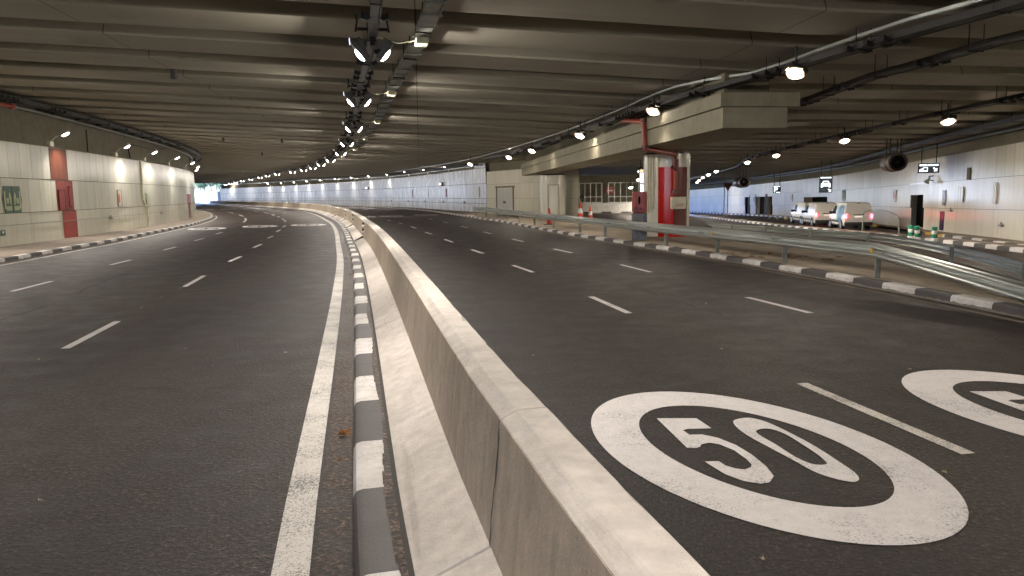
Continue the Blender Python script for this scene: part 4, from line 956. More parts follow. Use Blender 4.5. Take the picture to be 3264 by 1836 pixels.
def draw_exit(o, M, w, h):
    for s, nm in ((-1, "panel"), (1, "panel")):
        a = .012; q = [(a, -h / 2), (w / 2 * .86, -h / 2), (w / 2, 0), (w / 2 * .86, h / 2), (a, h / 2)]
        ba = shape(o, M, [(s * x, y) for x, y in q], M_sgreen, "sign_leaf")
        m = MB(); Mz = M @ Matrix.Translation((0, 0, .013))
        for pl in ([(.72, -.34), (.88, -.34), (.88, .32), (.72, .32)], [(.12, -.40), (.72, -.40), (.72, -.24), (.12, -.24)], [(.40, -.14), (.66, -.14), (.66, .06), (.40, .06)], [(.16, -.2), (.24, -.2), (.38, .12), (.30, .28), (.20, .22), (.14, .02)]):
            m.prism([(s * x * w / 2, y * h) for x, y in pl], Mz, .004)
        m.lathe(M @ Vector((s * .22 * w / 2, .36 * h, .012)), [(.0, .0), (.035, .0), (.035, .01), (0, .012)], 8)
        child(m, "running_figure", M_sgpale, ba)
sign_on(C_lw, lws(43), 1, 1.55, 1.1, 2.02, "green and pale emergency exit double sign on the left wall", "sign", draw_exit, off=.04)
def draw_frame_sign(col, txt=True):
    def f(o, M, w, h):
        shape(o, M, rect(-w / 2, -h / 2, w / 2, h / 2), M_panel, "plate", .02)
        m = MB(); Mz = M @ Matrix.Translation((0, 0, .021))
        for q in (rect(-w / 2, h / 2 - .03, w / 2, h / 2), rect(-w / 2, -h / 2, w / 2, -h / 2 + .03), rect(-w / 2, -h / 2, -w / 2 + .03, h / 2), rect(w / 2 - .03, -h / 2, w / 2, h / 2)): m.prism(q, Mz, .006)
        child(m, "border", M_pipedk, o)
        m = MB(); n = 18; m.prism([(-w * .14 + .2 * w * math.cos(2 * PI * i / n), .30 * h * math.sin(2 * PI * i / n)) for i in range(n)], Mz, .005); child(m, "symbol", col, o)
    return f
sign_on(C_lw, lws(385), 1, .75, .95, 2.02, "small framed sign with a red symbol on the left wall", "sign", draw_frame_sign(M_noent), off=.04)
sign_on(C_lw, lws(473), 1, .6, .75, 1.95, "faint green square sign beside the downpipe on the left wall", "sign", lambda o, M, w, h: shape(o, M, rect(-w / 2, -h / 2, w / 2, h / 2), mat_plain("pale_green", (.30, .36, .24), .5, 0, .3, 9), "plate", .02), off=.035)
def draw_greentag(o, M, w, h):
    shape(o, M, rect(-w / 2, -h / 2, w / 2, h / 2), M_sgreen, "plate", .02); m = MB(); m.prism([(-.02, -.05), (.06, .03), (.1, .03), (.1, .06), (-.1, .06), (-.1, .03), (-.06, .03)], M @ Matrix.Translation((0, 0, .022)), .004); child(m, "arrow", M_whitep, o)
sign_on(C_lw, lws(4), 1, .35, .22, .7, "tiny green arrow plate low on the left wall", "sign", draw_greentag, off=.03)
def draw_hatch(o, M, w, h):
    shape(o, M, rect(-w / 2, -h / 2, w / 2, h / 2), M_redpink, "cabinet_door", .03); m = MB(); Mz = M @ Matrix.Translation((0, 0, .028)); e = .025
    for q in (rect(-w / 2, h / 2 - e, w / 2, h / 2), rect(-w / 2, -h / 2, -w / 2 + e, h / 2), rect(w / 2 - e, -h / 2, w / 2, h / 2)): m.prism(q, Mz, .012)
    child(m, "door_edge", M_reddark, o)
sign_on(C_lw, lws(201), 1, .72, .95, 1.98, "dusty red fire cabinet hatch set in the left wall's red strip", "fire cabinet", draw_hatch, off=.035, name="fire_cabinet")
def draw_slot(o, M, w, h):
    m = MB(); m.prism(rect(-w / 2, -h / 2, w / 2, h / 2), M, .02); child(m, "slot_frame", M_reddark, o); shape(o, M, rect(-w / 2 + .03, -h / 2 + .03, w / 2 - .03, h / 2 - .03), M_redpink, "slot_cover", .01, .016)
sign_on(C_lw, lws(228), 1, .28, 1.0, 2.12, "narrow upright red slot cover right of the fire cabinet", "fire cabinet", draw_slot, off=.035, name="call_point")
m = MB(); q = lws(459); P = lambda t, z, o=.07: (*C_lw.at(t, o), z)
m.tube([P(lws(456), 4.4), P(lws(456), 1.9), P(lws(464), 1.55), P(lws(468), 1.45), P(lws(468), .16)], .055, 8)
tag(m.build("downpipe", M_cream), "cream downpipe with an offset bend on the left wall", "pipe")
m = MB(); c_ = shift(C_lw, .5); m.tube([(*c_.at(C_lw.sY(24)), 5.72), (*c_.at(C_lw.sY(31.3)), 5.72)], .07, 8); m.box((*c_.at(C_lw.sY(31.4)), 5.72), (.2, .2, .2)); tag(m.build("red_pipe", M_pipe), "red pipe end under the ceiling at the top of the left wall", "pipe")
for i, (px, py) in enumerate([(553, 228), (835, 487), (767, 546), (711, 440), (898, 445)]):
    p = onceil(px, py, .03); m = MB(); m.cyl((p.x, p.y, p.z - .22), (p.x, p.y, p.z + .1), .10 if i == 0 else .07, 8)
    tag(m.build("ceiling_outlet", M_dark), "small dark drain outlet poking from the ceiling beams" if i else "dark reddish outlet under a beam at the upper left", "outlet", "outlets in the ceiling")

# ------------------------------------------------------------------ header beam and piers
hd = thing("header_beam", "big pale concrete header beam resting on the red-fronted pier", "beam", (6.3, 31, 3.55))
def hdr(prof_l, z0, z1f, w0, w1, y0, y1, dx0, dx1):
    pass
A, B = Vector((5.45, 20.0)), Vector((.9, 61.5)); d = (B - A).normalized(); n = Vector((d.y, -d.x))
def hpt(f, o, z): p = A.lerp(B, f) + n * o; return (p.x, p.y, z)
def hbox(o0, o1, z0, z1, f0=0.0, f1=1.0, dz=-.25):
    m = MB(); v = []
    for f in (f0, f1):
        zz = dz * f; v += [hpt(f, o0, z0 + zz), hpt(f, o1, z0 + zz), hpt(f, o1, z1 + zz), hpt(f, o0, z1 + zz)]
    m.addmesh(v, [(0, 1, 2, 3), (4, 7, 6, 5), (0, 4, 5, 1), (1, 5, 6, 2), (2, 6, 7, 3), (3, 7, 4, 0)]); return m
mm = hbox(0, 1.72, 3.56, 4.08); child(mm, "lower_beam", M_head, hd)
mm = hbox(-.06, 2.05, 4.10, 4.45); child(mm, "upper_ledge", M_head, hd)
mm = hbox(.35, 1.6, 4.46, 5.3, .02, 1); child(mm, "bearing_wall", M_upper, hd)
def pier(x, y, r, h, label, red):
    t = thing("round_pier", label, "column", (x, y, .15)); m = MB(); m.lathe((0, 0, 0), [(r, 0), (r, h)], 40)
    # uv so that the ribs run vertically
    sh = m.build("shaft", M_colm, t, True)
    uvl = sh.data.uv_layers[0].data
    for pl in sh.data.polygons:
        for li in pl.loop_indices:
            co = sh.data.vertices[sh.data.loops[li].vertex_index].co; uvl[li].uv = (math.atan2(co.y, co.x) * 2, co.z)
    m = MB(); m.lathe((0, 0, h), [(r * .93, 0), (r * .93, .09), (0, .09)], 32); m.build("bearing_collar", M_black, t)
    va = math.atan2(-y, -x)
    if red:
        def arc(a0, a1, z0, z1, rr, mat, name):
            mm = MB(); k = 10
            for i in range(k):
                b0, b1 = a0 + (a1 - a0) * i / k, a0 + (a1 - a0) * (i + 1) / k
                mm.face([(rr * math.cos(b0), rr * math.sin(b0), z0), (rr * math.cos(b1), rr * math.sin(b1), z0), (rr * math.cos(b1), rr * math.sin(b1), z1), (rr * math.cos(b0), rr * math.sin(b0), z1)])
            return mm.build(name, mat, t, True)
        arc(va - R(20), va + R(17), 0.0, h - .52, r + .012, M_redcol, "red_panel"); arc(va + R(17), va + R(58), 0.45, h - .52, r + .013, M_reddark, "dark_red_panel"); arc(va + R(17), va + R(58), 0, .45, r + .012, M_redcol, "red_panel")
        for s in (-22.2, 58): arc(va + R(s), va + R(s + 2.2), 0, h, r + .03, M_cream, "edge_trim")
        for k, s in enumerate((-50, -42, -34)): 
            q = Vector((math.cos(va + R(s)), math.sin(va + R(s)))) * (r + .03); mm = MB(); mm.tube([(q.x, q.y, .9 + k * .1), (q.x, q.y, h)], .025, 6)
            mm.box((q.x, q.y, 1.55 + .25 * k), (.12, .12, .2)); mm.build("conduit", M_cream, t)
    else:
        for s in (-24, 24):
            mm = MB(); b0 = va + R(s); b1 = va + R(s + 3); rr = r + .02; mm.face([(rr * math.cos(b0), rr * math.sin(b0), 0), (rr * math.cos(b1), rr * math.sin(b1), 0), (rr * math.cos(b1), rr * math.sin(b1), h - .7), (rr * math.cos(b0), rr * math.sin(b0), h - .7)]); mm.build("panel_seam", M_upper, t)
        mm = MB(); k = 8
        for i in range(k):
            b0, b1 = va + R(-24 + 51 * i / k), va + R(-24 + 51 * (i + 1) / k); rr = r + .02
            mm.face([(rr * math.cos(b0), rr * math.sin(b0), h - .74), (rr * math.cos(b1), rr * math.sin(b1), h - .74), (rr * math.cos(b1), rr * math.sin(b1), h - .70), (rr * math.cos(b0), rr * math.sin(b0), h - .70)])
        mm.build("panel_seam", M_upper, t)
    return t
PX, PY, PR = 6.36, 31.6, .93
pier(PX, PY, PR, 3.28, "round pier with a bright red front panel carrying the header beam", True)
pier(3.22, 58.6, .97, 3.1, "plain pale round pier in front of the beige wall", False)
# fire riser on the pier
va = math.atan2(-PY, -PX); q = Vector((PX + math.cos(va + R(19)) * (PR + .12), PY + math.sin(va + R(19)) * (PR + .12)))
e = Vector((PX + math.cos(va - R(60)) * (PR + .12), PY + math.sin(va - R(60)) * (PR + .12)))
fp = thing("fire_pipe", "red fire pipe stepping down the header beam and onto the red-fronted pier", "pipe", (q.x, q.y, 1.9))
pa, pb, pc2, pd = atY(1965, 382, 30.6), atY(2052, 388, 26.7), atY(2056, 468, 26.6), Vector((q.x, q.y - .02, 3.40)); pc2.z = min(pc2.z, 3.42)
m = MB(); m.tube([pa, pa + (pb - pa) * .9, pb, pb + (pc2 - pb) * .08, pb + (pc2 - pb) * .9, pc2, pc2 + (pd - pc2) * .08, pd], .085, 10); child(m, "supply_pipe", M_pipe, fp, True)
m = MB()
for p in (pb, pc2, pd):
    m = MB(); m.cyl(p - Vector((0, 0, .02)), p + Vector((0, 0, .1)), .12, 10); child(m, "pipe_coupling", M_pipedk, fp, True)
m = MB(); m.tube([pd, (q.x, q.y, pd.z - .05), (q.x, q.y, 3.0)], .065, 10); m.tube([(q.x, q.y, 2.75), (q.x, q.y, 1.95)], .085, 10); child(m, "riser", M_pipe, fp, True)
m = MB(); m.cyl((q.x, q.y, 2.85), (q.x, q.y, 3.2), .13, 10); m.cyl((q.x, q.y, 2.9), (q.x - .16, q.y - .05, 2.9), .06, 8); child(m, "valve", M_pipedk, fp, True)
n_ = Vector((math.cos(va + R(25)), math.sin(va + R(25)), 0)); X = Vector((-n_.y, n_.x, 0)); Mb = Matrix.Translation(Vector((PX, PY, 1.5)) + n_ * (PR + .06)) @ Matrix((X, Vector((0, 0, 1)), n_)).transposed().to_4x4()
hb = thing("hydrant_cabinet", "cream metal box with red lettering on the red-fronted pier", "cabinet", tuple(Mb.translation))
m = MB(); m.rbox(Mb @ Matrix.Translation((0, 0, .1)), (.60, .47, .2), .015); child(m, "case", M_cream, hb)
fc = bpy.data.curves.new("cabinet_lettering", 'FONT'); fc.body = "NO OBSTRUIR\nHIDRANTE"; fc.size = .062; fc.align_x = 'CENTER'; fc.extrude = .002
fo = bpy.data.objects.new("tmp_text", fc); COL.objects.link(fo); dg = bpy.context.evaluated_depsgraph_get(); me = bpy.data.meshes.new_from_object(fo.evaluated_get(dg)); bpy.data.objects.remove(fo)
m = MB(); m.addmesh([Mb @ Matrix.Translation((0, -.08, .203)) @ v.co for v in me.vertices], [tuple(p.vertices) for p in me.polygons]); child(m, "lettering", M_noent, hb)

m = MB(); m.cyl((q.x, q.y, 1.88), (q.x, q.y, 2.02), .14, 10); child(m, "flange", M_pipedk, fp, True)
# ------------------------------------------------------------------ guard rails
WP = [(.05 - .045 * math.cos(2 * PI * z / .16), z) for z in np.linspace(0, .32, 19)]
def guard(name, label, cu, posts, side, ztop, zf, reflect, tilt=0):
    p0 = cu.at(0); t = thing(name, label, "guard rail", (p0.x, p0.y, zf(p0.x, p0.y)))
    prof = [(side * (.10 + o), ztop - .31 + z) for o, z in WP]; prof += [(side * (.10 + o) - side * .006, ztop - .31 + z) for o, z in reversed(WP)]
    m = MB(); m.sweep(cu, cu.ts(.8), prof, closed=True, zf=zf); child(m, "rail", M_galv, t, True)
    for q in posts:
        s_ = cu.near(*q); p = cu.at(s_); d_ = cu.dir(s_); rz = math.atan2(d_.y, d_.x); g = zf(p.x, p.y)
        m = MB(); m.box((p.x, p.y, g + ztop / 2 - .01), (.10, .05, ztop + .02), rz); m.box((p.x, p.y, g + ztop / 2 - .01), (.03, .12, ztop + .018), rz); child(m, "post", M_galvd, t)
    for i in range(int(cu.L / 4)):
        s_ = 1.5 + 4 * i; p = cu.at(s_, side * .19); d_ = cu.dir(s_); m = MB(); m.box((*cu.at(s_, side * .128), zf(p.x, p.y) + ztop - .16), (.34, .012, .05), math.atan2(d_.y, d_.x)); child(m, "splice_bolt", M_galvd, t)
    for q in reflect:
        s_ = cu.near(*q); p = cu.at(s_, side * .16); d_ = cu.dir(s_); rz = math.atan2(d_.y, d_.x); m = MB(); zz = zf(p.x, p.y) + ztop - .17
        M = Matrix.Translation((p.x, p.y, zz)) @ Matrix.Rotation(rz, 4, 'Z') @ Matrix.Rotation(PI / 2, 4, 'X')
        m.prism([(-.03, -.07), (.03, -.07), (.03, .07), (-.03, .07)], M, .03); child(m, "reflector", M_yel, t)
    return t
p1 = [G(a, b, .15) for a, b in [(2801, 886.5), (2502.8, 838.4), (2295.7, 806.3), (2138, 782), (2014.6, 766.6), (1915, 753.5), (1836, 741), (1769.6, 727), (1710, 716.5), (1661, 708), (1619, 701), (1579, 695), (1547, 690), (1515.5, 685.5)]]
p1 = [p1[0]] + [tuple(v) for v in np.array([[np.polyval(np.polyfit([q[1] for q in p1], [q[0] for q in p1], 4), q[1]), q[1]] for q in p1[1:]])]
K0 = Vector(p1[0]); E1 = Vector(G(3264, 925, .37))
C_r1 = Curve([tuple(K0.lerp(E1, 1.5)), tuple(E1), tuple(K0.lerp(E1, .4)), tuple(K0.lerp(E1, .10)), tuple(K0.lerp(E1, .02)), tuple(K0.lerp(Vector(p1[1]), .05)), tuple(K0.lerp(Vector(p1[1]), .3))] + p1[1:])
zr1 = lambda x, y: .15 - .36 * max(0, min(1.5, (K0.y - y - .05) / (K0.y - E1.y)))
guard("guard_rail", "near galvanised guard rail along the striped kerb of the right carriageway", C_r1, p1, -1, .72, zr1, [p1[0], p1[2], p1[4], p1[6], p1[8], G(1700, 714, .15)])
p2 = [G3(a, b) for a, b in [(3032, 838), (2765, 785), (2578, 767), (2441, 754), (2332.6, 744), (2234, 735)]]
zf2 = zg
e2 = Vector(p2[0]) + Vector((-.6, -6.0)); e2 = Vector(G3(3264, 912)); e3 = e2 + (e2 - Vector(p2[0])) * 1.2
C_r2 = Curve([tuple(e3), tuple(e2), p2[0]] + p2[1:])
zr2 = lambda x, y: z3(y) - .06 * sstep(32, 22, y)
guard("guard_rail", "rear galvanised guard rail seen from behind, with posts on the near side", C_r2, [tuple(e2)] + p2, 1, .57, zr2, [])

# ------------------------------------------------------------------ things around the pier
def cone(px, py, h, label, mats, z=.0):
    x, y = G(px, py, z); t = thing("traffic_cone", label, "cone", (x, y, z), 0, "traffic cones near the piers"); s = h / .75
    m = MB(); m.box((0, 0, .02), (.40 * s, .40 * s, .04), .3, 0, .01); m.build("base", M_rubber if mats else M_whitep, t)
    m = MB(); m.lathe((0, 0, .04), [(.15 * s, 0), (.035 * s, .70 * s), (.03 * s, .71 * s)], 16); m.build("cone_body", M_orange, t, True)
    m = MB(); m.lathe((0, 0, .04), [(.118 * s, .22 * s), (.083 * s, .43 * s)], 16); m.build("reflective_band", M_whitep, t, True)
cone(1751, 716, .95, "orange cone with dark tip behind the near rail, in front of the plain pier", True, .15)
cone(1850, 697, 1.25, "white-banded orange cone at the corner of the beige wall", True); cone(1882, 700, .95, "orange and white cone standing alone on the branch road", True)
m = MB(); x, y = G(1856, 697); m.box((x, y, 1.6), (.36, .2, .22), 0, 0, .03); m.cyl((x, y, 0), (x, y, 1.9), .03, 6); tag(m.build("post_lamp", M_black), "black box on a thin post above the cone at the beige wall corner", "post")
def wbar(px, py, z0, w, h, mat, label, holes):
    x, y = G(px, py, .15); t = thing("plastic_barrier", label, "road barrier", (x, y, z0), R(-12), "stacked plastic road barriers")
    m = MB(); m.rbox(Matrix.Translation((0, 0, h / 2)), (w, .42, h), .07); m.build("body", mat, t, True)
    m = MB()
    for sx in (-.28, .28): m.rbox(Matrix.Translation((sx * w, -.2, h * .52)), (w * .14, .12, h * .7), .03)
    m.build("moulded_rib", mat, t, True)
    if holes:
        m = MB(); m.lathe((0, 0, 0), [(0, 0), (.05, 0), (.05, .02), (0, .02)], 12); m.v = [(a * .9, -.225 + c * .5, h * .60 + b * 3.2) for a, b, c in m.v]; m.build("slot", M_void, t)
        m = MB(); m.cyl((-.22 * w, -.2, h * .18), (-.22 * w, -.28, h * .18), .09, 14); m.cyl((.1 * w, -.2, h * .2), (.1 * w, -.27, h * .2), .06, 12); m.build("filler_cap", M_pipedk, t)
wbar(2038, 766, .155, .56, 1.02, M_greypl, "grey wrapped plastic barrier standing at the left foot of the red-fronted pier", False); wbar(2038, 766, 1.18, .54, .78, M_pink, "faded red plastic barrier stacked on the grey one beside the pier", True)
x, y = G(2040, 762, .15); m = MB(); m.tube([(x - .1, y - .36, 1.05), (x - .02, y - .37, 1.1), (x + .08, y - .36, .95), (x + .14, y - .35, .6), (x + .17, y - .35, .3)], .055, 8); m.rbox(Matrix.Translation((x - .12, y - .37, .95)), (.16, .1, .2), .04)
tag(m.build("strap", M_sgpale), "pale yellow-green strap looped over the grey plastic barrier", "strap")
# no entry sign on the low wall
px_, py_ = G(1945, 679); ne = thing("no_entry_sign", "round red no entry sign on a pole behind the branch road", "sign", (px_, py_ + .3, 0))
m = MB(); m.cyl((px_, py_ + .3, 0), (px_, py_ + .3, 2.3), .035, 8); child(m, "pole", M_galvd, ne)
m = MB(); m.cyl((px_, py_ + .2, 2.05), (px_, py_ + .24, 2.05), .36, 24); dsc = child(m, "disc", M_noent, ne)
m = MB(); m.box((px_, py_ + .19, 2.05), (.46, .012, .12)); child(m, "white_bar", M_whitep, dsc)
# lit panel left of the pier
c_ = atY(2055, 562, 42); ls = thing("lit_sign", "small glowing pinkish lit sign half hidden behind the red-fronted pier", "sign", tuple(c_))
m = MB(); m.box(c_, (.62, .12, .78), 0, 0, .02); child(m, "case", M_dark, ls)
m = MB(); m.box(c_ + Vector((0, -.066, -.08)), (.54, .01, .56)); sc = child(m, "screen", mat_emit("pink_lit_panel", (1, .72, .75), .35), ls)
m = MB(); m.box(c_ + Vector((0, -.066, .3)), (.54, .01, .12)); child(m, "header_strip", mat_emit("amber_lit_strip", (1, .6, .3), .22), ls)
m = MB(); m.cyl(c_ + Vector((0, 0, .3)), c_ + Vector((0, 0, 2.6)), .04, 6); child(m, "hanger", M_black, ls)

# ------------------------------------------------------------------ vans
def make_van():
    t = thing("van", "", "van"); L, W, Hh = 4.35, 1.80, 1.82
    # side outline, x forward from the tail
    prof = [(0.03, .34), (0.0, .52), (.02, .95), (.10, 1.45), (.17, 1.72), (.30, 1.80), (.9, 1.83), (2.2, 1.82), (2.55, 1.78), (2.85, 1.62), (3.2, 1.32), (3.38, 1.16), (3.8, 1.05), (4.15, .93), (4.32, .72), (4.35, .48), (4.28, .32)]
    def halfw(x, z):
        w = .90 if z < .98 else .90 - .17 * ((z - .98) / .84) ** 1.25
        if x > 3.4: w -= .16 * ((x - 3.4) / .95) ** 2
        if x < .12: w -= .05 * (1 - x / .12)
        return w
    # lofted cross sections
    bot = .30
    def ztop(x):
        xs_ = [p[0] for p in prof if p[1] > .6]; return float(np.interp(x, [.02, .10, .17, .30, .9, 2.2, 2.55, 2.85, 3.2, 3.38, 3.8, 4.15, 4.32], [.95, 1.45, 1.72, 1.80, 1.83, 1.82, 1.78, 1.62, 1.32, 1.16, 1.05, .93, .72]))
    st = [0.0, .02, .06, .10, .14, .17, .22, .30, .5, .9, 1.3, 1.8, 2.2, 2.4, 2.55, 2.7, 2.85, 3.05, 3.2, 3.38, 3.6, 3.8, 4.0, 4.15, 4.26, 4.32, 4.35]
    bm = bmesh.new(); rings = []
    for x in st:
        zt = ztop(x) if x >= .02 else .93
        if x >= 4.35: zt = .68
        b0 = bot + (.06 if x < .02 or x > 4.3 else 0); ring = []
        cs_ = []
        for f in (0, .12, .35, .6, .8, .93): cs_.append((halfw(x, b0 + (zt - b0) * f) - (.05 if f == 0 else 0), b0 + (zt - b0) * f))
        hw = cs_[-1][0]; cs_ += [(hw - .035, zt - .02), (hw - .12, zt), (hw * .5, zt + .012), (0, zt + .016)]
        pts = [(x, -w, z) for w, z in cs_] + [(x, w, z) for w, z in reversed(cs_[:-1])]
        rings.append([bm.verts.new(p) for p in pts])
    n = len(rings[0])
    for i in range(len(rings) - 1):
        for k in range(n): bm.faces.new((rings[i][k], rings[i][(k + 1) % n], rings[i + 1][(k + 1) % n], rings[i + 1][k]))
    bm.faces.new(rings[0]); bm.faces.new(list(reversed(rings[-1])))
    m = MB(); m.addbm(bm); body = m.build("body", M_vanw, t, True)
    def side(name, poly, mat, th=.012, par=t, both=True):
        for s in (-1, 1) if both else (1,):
            m = MB(); v = []
            tri = tessellate_polygon([[Vector((x, z, 0)) for x, z in poly]])
            v = [(x, s * (halfw(x, z) + .002), z) for x, z in poly] + [(x, s * (halfw(x, z) + .002 + th), z) for x, z in poly]; k = len(poly)
            m.addmesh(v, [tuple(f) for f in tri] + [tuple(k + i for i in f) for f in tri] + [(i, (i + 1) % k, k + (i + 1) % k, k + i) for i in range(k)])
            m.build(name, mat, par)
    side("side_window", [(2.12, 1.04), (3.12, 1.04), (2.98, 1.22), (2.72, 1.50), (2.52, 1.60), (2.16, 1.60)], M_glass)
    side("side_moulding", [(1.25, .50), (3.0, .50), (3.0, .62), (1.25, .62)], M_dark)
    side("sill", [(1.12, .30), (3.05, .30), (3.05, .37), (1.12, .37)], M_dark, .02)
    for xw, nm in ((.78, "arch"), (3.5, "arch")):
        side("wheel_arch", [(xw + .42 * math.cos(a), .33 + .40 * math.sin(a)) for a in np.linspace(0, PI, 14)] + [(xw - .36, .30), (xw + .36, .30)], M_black, .004)
        for s in (-1, 1):
            m = MB(); m.cyl((xw, s * .70, .315), (xw, s * .905, .315), .315, 24); wh = m.build("wheel", M_rubber, t, True)
            m = MB(); m.cyl((xw, s * .905, .315), (xw, s * .925, .315), .20, 18); m.build("rim", M_galv, wh, True)
            for q in range(5): pass
    for s in (-1, 1):
        m = MB(); m.rbox(Matrix.Translation((2.98, s * 1.0, 1.10)), (.16, .22, .20), .04); m.build("door_mirror", M_black, t, True)
        m = MB(); m.rbox(Matrix.Translation((.03, s * .80, .93)), (.13, .15, .34), .03); tlp = m.build("tail_light", M_taildim, t, True)
        m = MB(); m.rbox(Matrix.Translation((-.035, s * .80, .92)), (.03, .15, .28), .012); m.build("brake_lamp", M_tail, tlp)
    m = MB(); m.rbox(Matrix.Translation((.02, 0, .43)), (.20, 1.74, .24), .05); m.build("rear_bumper", M_dark, t, True)
    m = MB(); m.box((.015, 0, 1.02), (.03, .66, .05)); m.build("plate_strip", M_black, t)
    m = MB(); m.box((.0, 0, .90), (.03, .52, .11)); m.build("number_plate", M_plate, t)
    m = MB(); m.tube([(-.0, -.02, .58), (.02, -.02, .95), (.115, -.02, 1.5), (.18, -.02, 1.74)], .008, 4); m.build("door_gap", M_dark, t)
    m = MB(); m.box((.17, 0, 1.765), (.03, .2, .03)); m.build("high_brake_lamp", M_pipedk, t)
    m = MB(); v = [(2.80, -.70, 1.635), (2.80, .70, 1.635), (3.34, .76, 1.20), (3.34, -.76, 1.20)]; m.face([(a, b, c + .03) for a, b, c in v]); m.build("windscreen", M_glass, t)
    return t, side
vp, sidef = make_van()
def place_van(o, px, py, Y, head, label):
    p = atY(px, py, Y); o.location = (p.x, p.y, z3(Y) + .005); o.rotation_euler = (0, 0, PI / 2 - R(head)); tag(o, label, "van", "vans queued on the slip road")
place_van(vp, 2736, 718, 50.5, 8.5, "rearmost white van with a blue and teal graphic, brake lights on")
v2 = copy_tree(vp); place_van(v2, 2637, 712, 57.0, 6.5, "middle white van with glowing left tail light, between two vans")
v1 = copy_tree(vp); place_van(v1, 2597, 707, 63.5, 4.5, "front white van of the queue, partly hidden by the middle one")
for poly, mt in (([(.62, .45), (1.45, .45), (1.55, .8), (1.35, 1.1), (1.5, 1.35), (1.35, 1.62), (.75, 1.66), (.85, 1.3), (.62, 1.0), (.8, .7)], M_blue), ([(1.45, .5), (1.85, .55), (1.95, 1.0), (1.8, 1.5), (1.5, 1.62), (1.55, 1.35), (1.4, 1.1), (1.6, .8)], M_teal), ([(.16, 1.05), (.55, 1.0), (.72, 1.3), (.66, 1.62), (.34, 1.62), (.22, 1.4)], M_blue)):
    sidef("livery", poly, mt, .008, vp)

# ------------------------------------------------------------------ slip road furniture
def bollard(px, py, tilt, label):
    x, y = G3(px, py); t = thing("lane_bollard", label, "bollard", (x, y, z3(y) + .004), 0, "green and white flexible bollards"); t.rotation_euler = (0, tilt, .4)
    for i in range(5):
        m = MB(); m.lathe((0, 0, .02 + i * .16), [(.11, 0), (.115, .02), (.115, .15), (.11, .16)], 18); m.build("green_ring" if i % 2 == 0 else "white_ring", M_green if i % 2 == 0 else M_whitep, t, True)
    m = MB(); m.lathe((0, 0, 0), [(.16, 0), (.15, .02), (0, .021)], 18); m.build("foot", M_rubber, t)
bollard(2901, 776, .0, "upright green and white bollard, left of the pair behind the rear rail"); bollard(2928, 778, -.22, "leaning green and white bollard next to the upright one"); bollard(2977, 784, -.02, "lone green and white bollard right of the pair behind the rear rail")
b0 = Vector(G3(2864, 762)); hp = thing("hoop_tube", "thin grey bent tube hoop beside the rearmost van", "hoop", (b0.x, b0.y, z3(b0.y)))
b1 = Vector((b0.x + 1.8, b0.y + 8)); zt = 1.55
m = MB(); P = []
for i in range(22):
    f = i / 21; a = PI * f; q = b0.lerp(b1, .5 - .5 * math.cos(a) if True else f); P.append((q.x, q.y, z3(b0.y) + .95 + .42 * math.sin(a)))
m.tube([(b0.x, b0.y, z3(b0.y))] + P + [(b1.x, b1.y, z3(b1.y))], .028, 8); child(m, "tube", M_galvd, hp, True)
m = MB(); m.box((b0.x, b0.y, z3(b0.y) + .02), (.2, .2, .03)); child(m, "foot_plate", M_galvd, hp)
for i, (a, b) in enumerate([(2787, 722), (2850, 725), (2505, 700), (2532, 701), (2480, 699), (2455, 698)]):
    x, y = G3(a, b); m = MB(); m.rbox(Matrix.Translation((x, y, z3(y) + .09)) @ Matrix.Rotation(R(78), 4, 'Z'), (1.6 if i < 2 else 1.1, .24, .2), .05)
    tag(m.build("kerb_block", M_ky if i < 4 else M_kw), ["yellow kerb block just right of the rearmost van", "yellow kerb block in front of the big dark doorway", "yellow kerb block left of the front van", "yellow kerb block nearest the front van's wheel", "white kerb block between the yellow ones and the narrow doorways", "white kerb block at the narrow doorways"][i], "kerb block", "painted kerb blocks on the slip road")
# ventilators
def jetfan(px, py, Y, r, L, label, head):
    c_ = atY(px, py, Y); t = thing("jet_fan", label, "ventilator", tuple(c_), R(head)); 
    m = MB(); n = 28
    def ringp(rr, yy): return [Vector((rr * math.cos(2 * PI * i / n), yy, rr * math.sin(2 * PI * i / n))) for i in range(n)]
    prof = [(r * .80, -.05), (r * 1.04, -.1), (r * 1.08, -.02), (r, .15), (r, L * .35), (r * 1.12, L * .38), (r * 1.12, L * .62), (r, L * .65), (r, L), (r * .9, L), (r * .82, L * .5), (r * .80, .3), (r * .80, -.05)]
    vs = []; 
    for rr, yy in prof: vs += ringp(rr, yy)
    fs = []
    for i in range(len(prof) - 1): fs += [(i * n + k, i * n + (k + 1) % n, (i + 1) * n + (k + 1) % n, (i + 1) * n + k) for k in range(n)]
    m.addmesh(vs, fs); m.build("casing", mat_plain("fan_casing", (.10, .085, .075), .45, .4, .3, 3), t, True)
    m = MB(); m.cyl((0, .1, 0), (0, .9, 0), r * .28, 16); m.cyl((0, .1, 0), (0, -.05, 0), r * .28, 16, r * .1); m.build("hub", M_dark, t, True)
    m = MB()
    for i in range(9):
        a = 2 * PI * i / 9; d = Vector((math.cos(a), 0, math.sin(a))); u = Vector((-math.sin(a), .7, math.cos(a))).normalized() * .1
        m.face([d * r * .26 + Vector((0, .35, 0)) - u, d * r * .8 + Vector((0, .35, 0)) - u, d * r * .8 + Vector((0, .35, 0)) + u, d * r * .26 + Vector((0, .35, 0)) + u])
    m.build("blade", M_dark, t); m = MB(); m.cyl((0, .9, 0), (0, .95, 0), r * .8, n); m.build("inner_screen", M_void, t)
    m = MB()
    for yy in (L * .3, L * .7): 
        for s in (-.6, .6): m.cyl((s * r, yy, r * .8), (s * r, yy, r + 1.0), .03, 6)
    m.build("hanger", M_black, t)
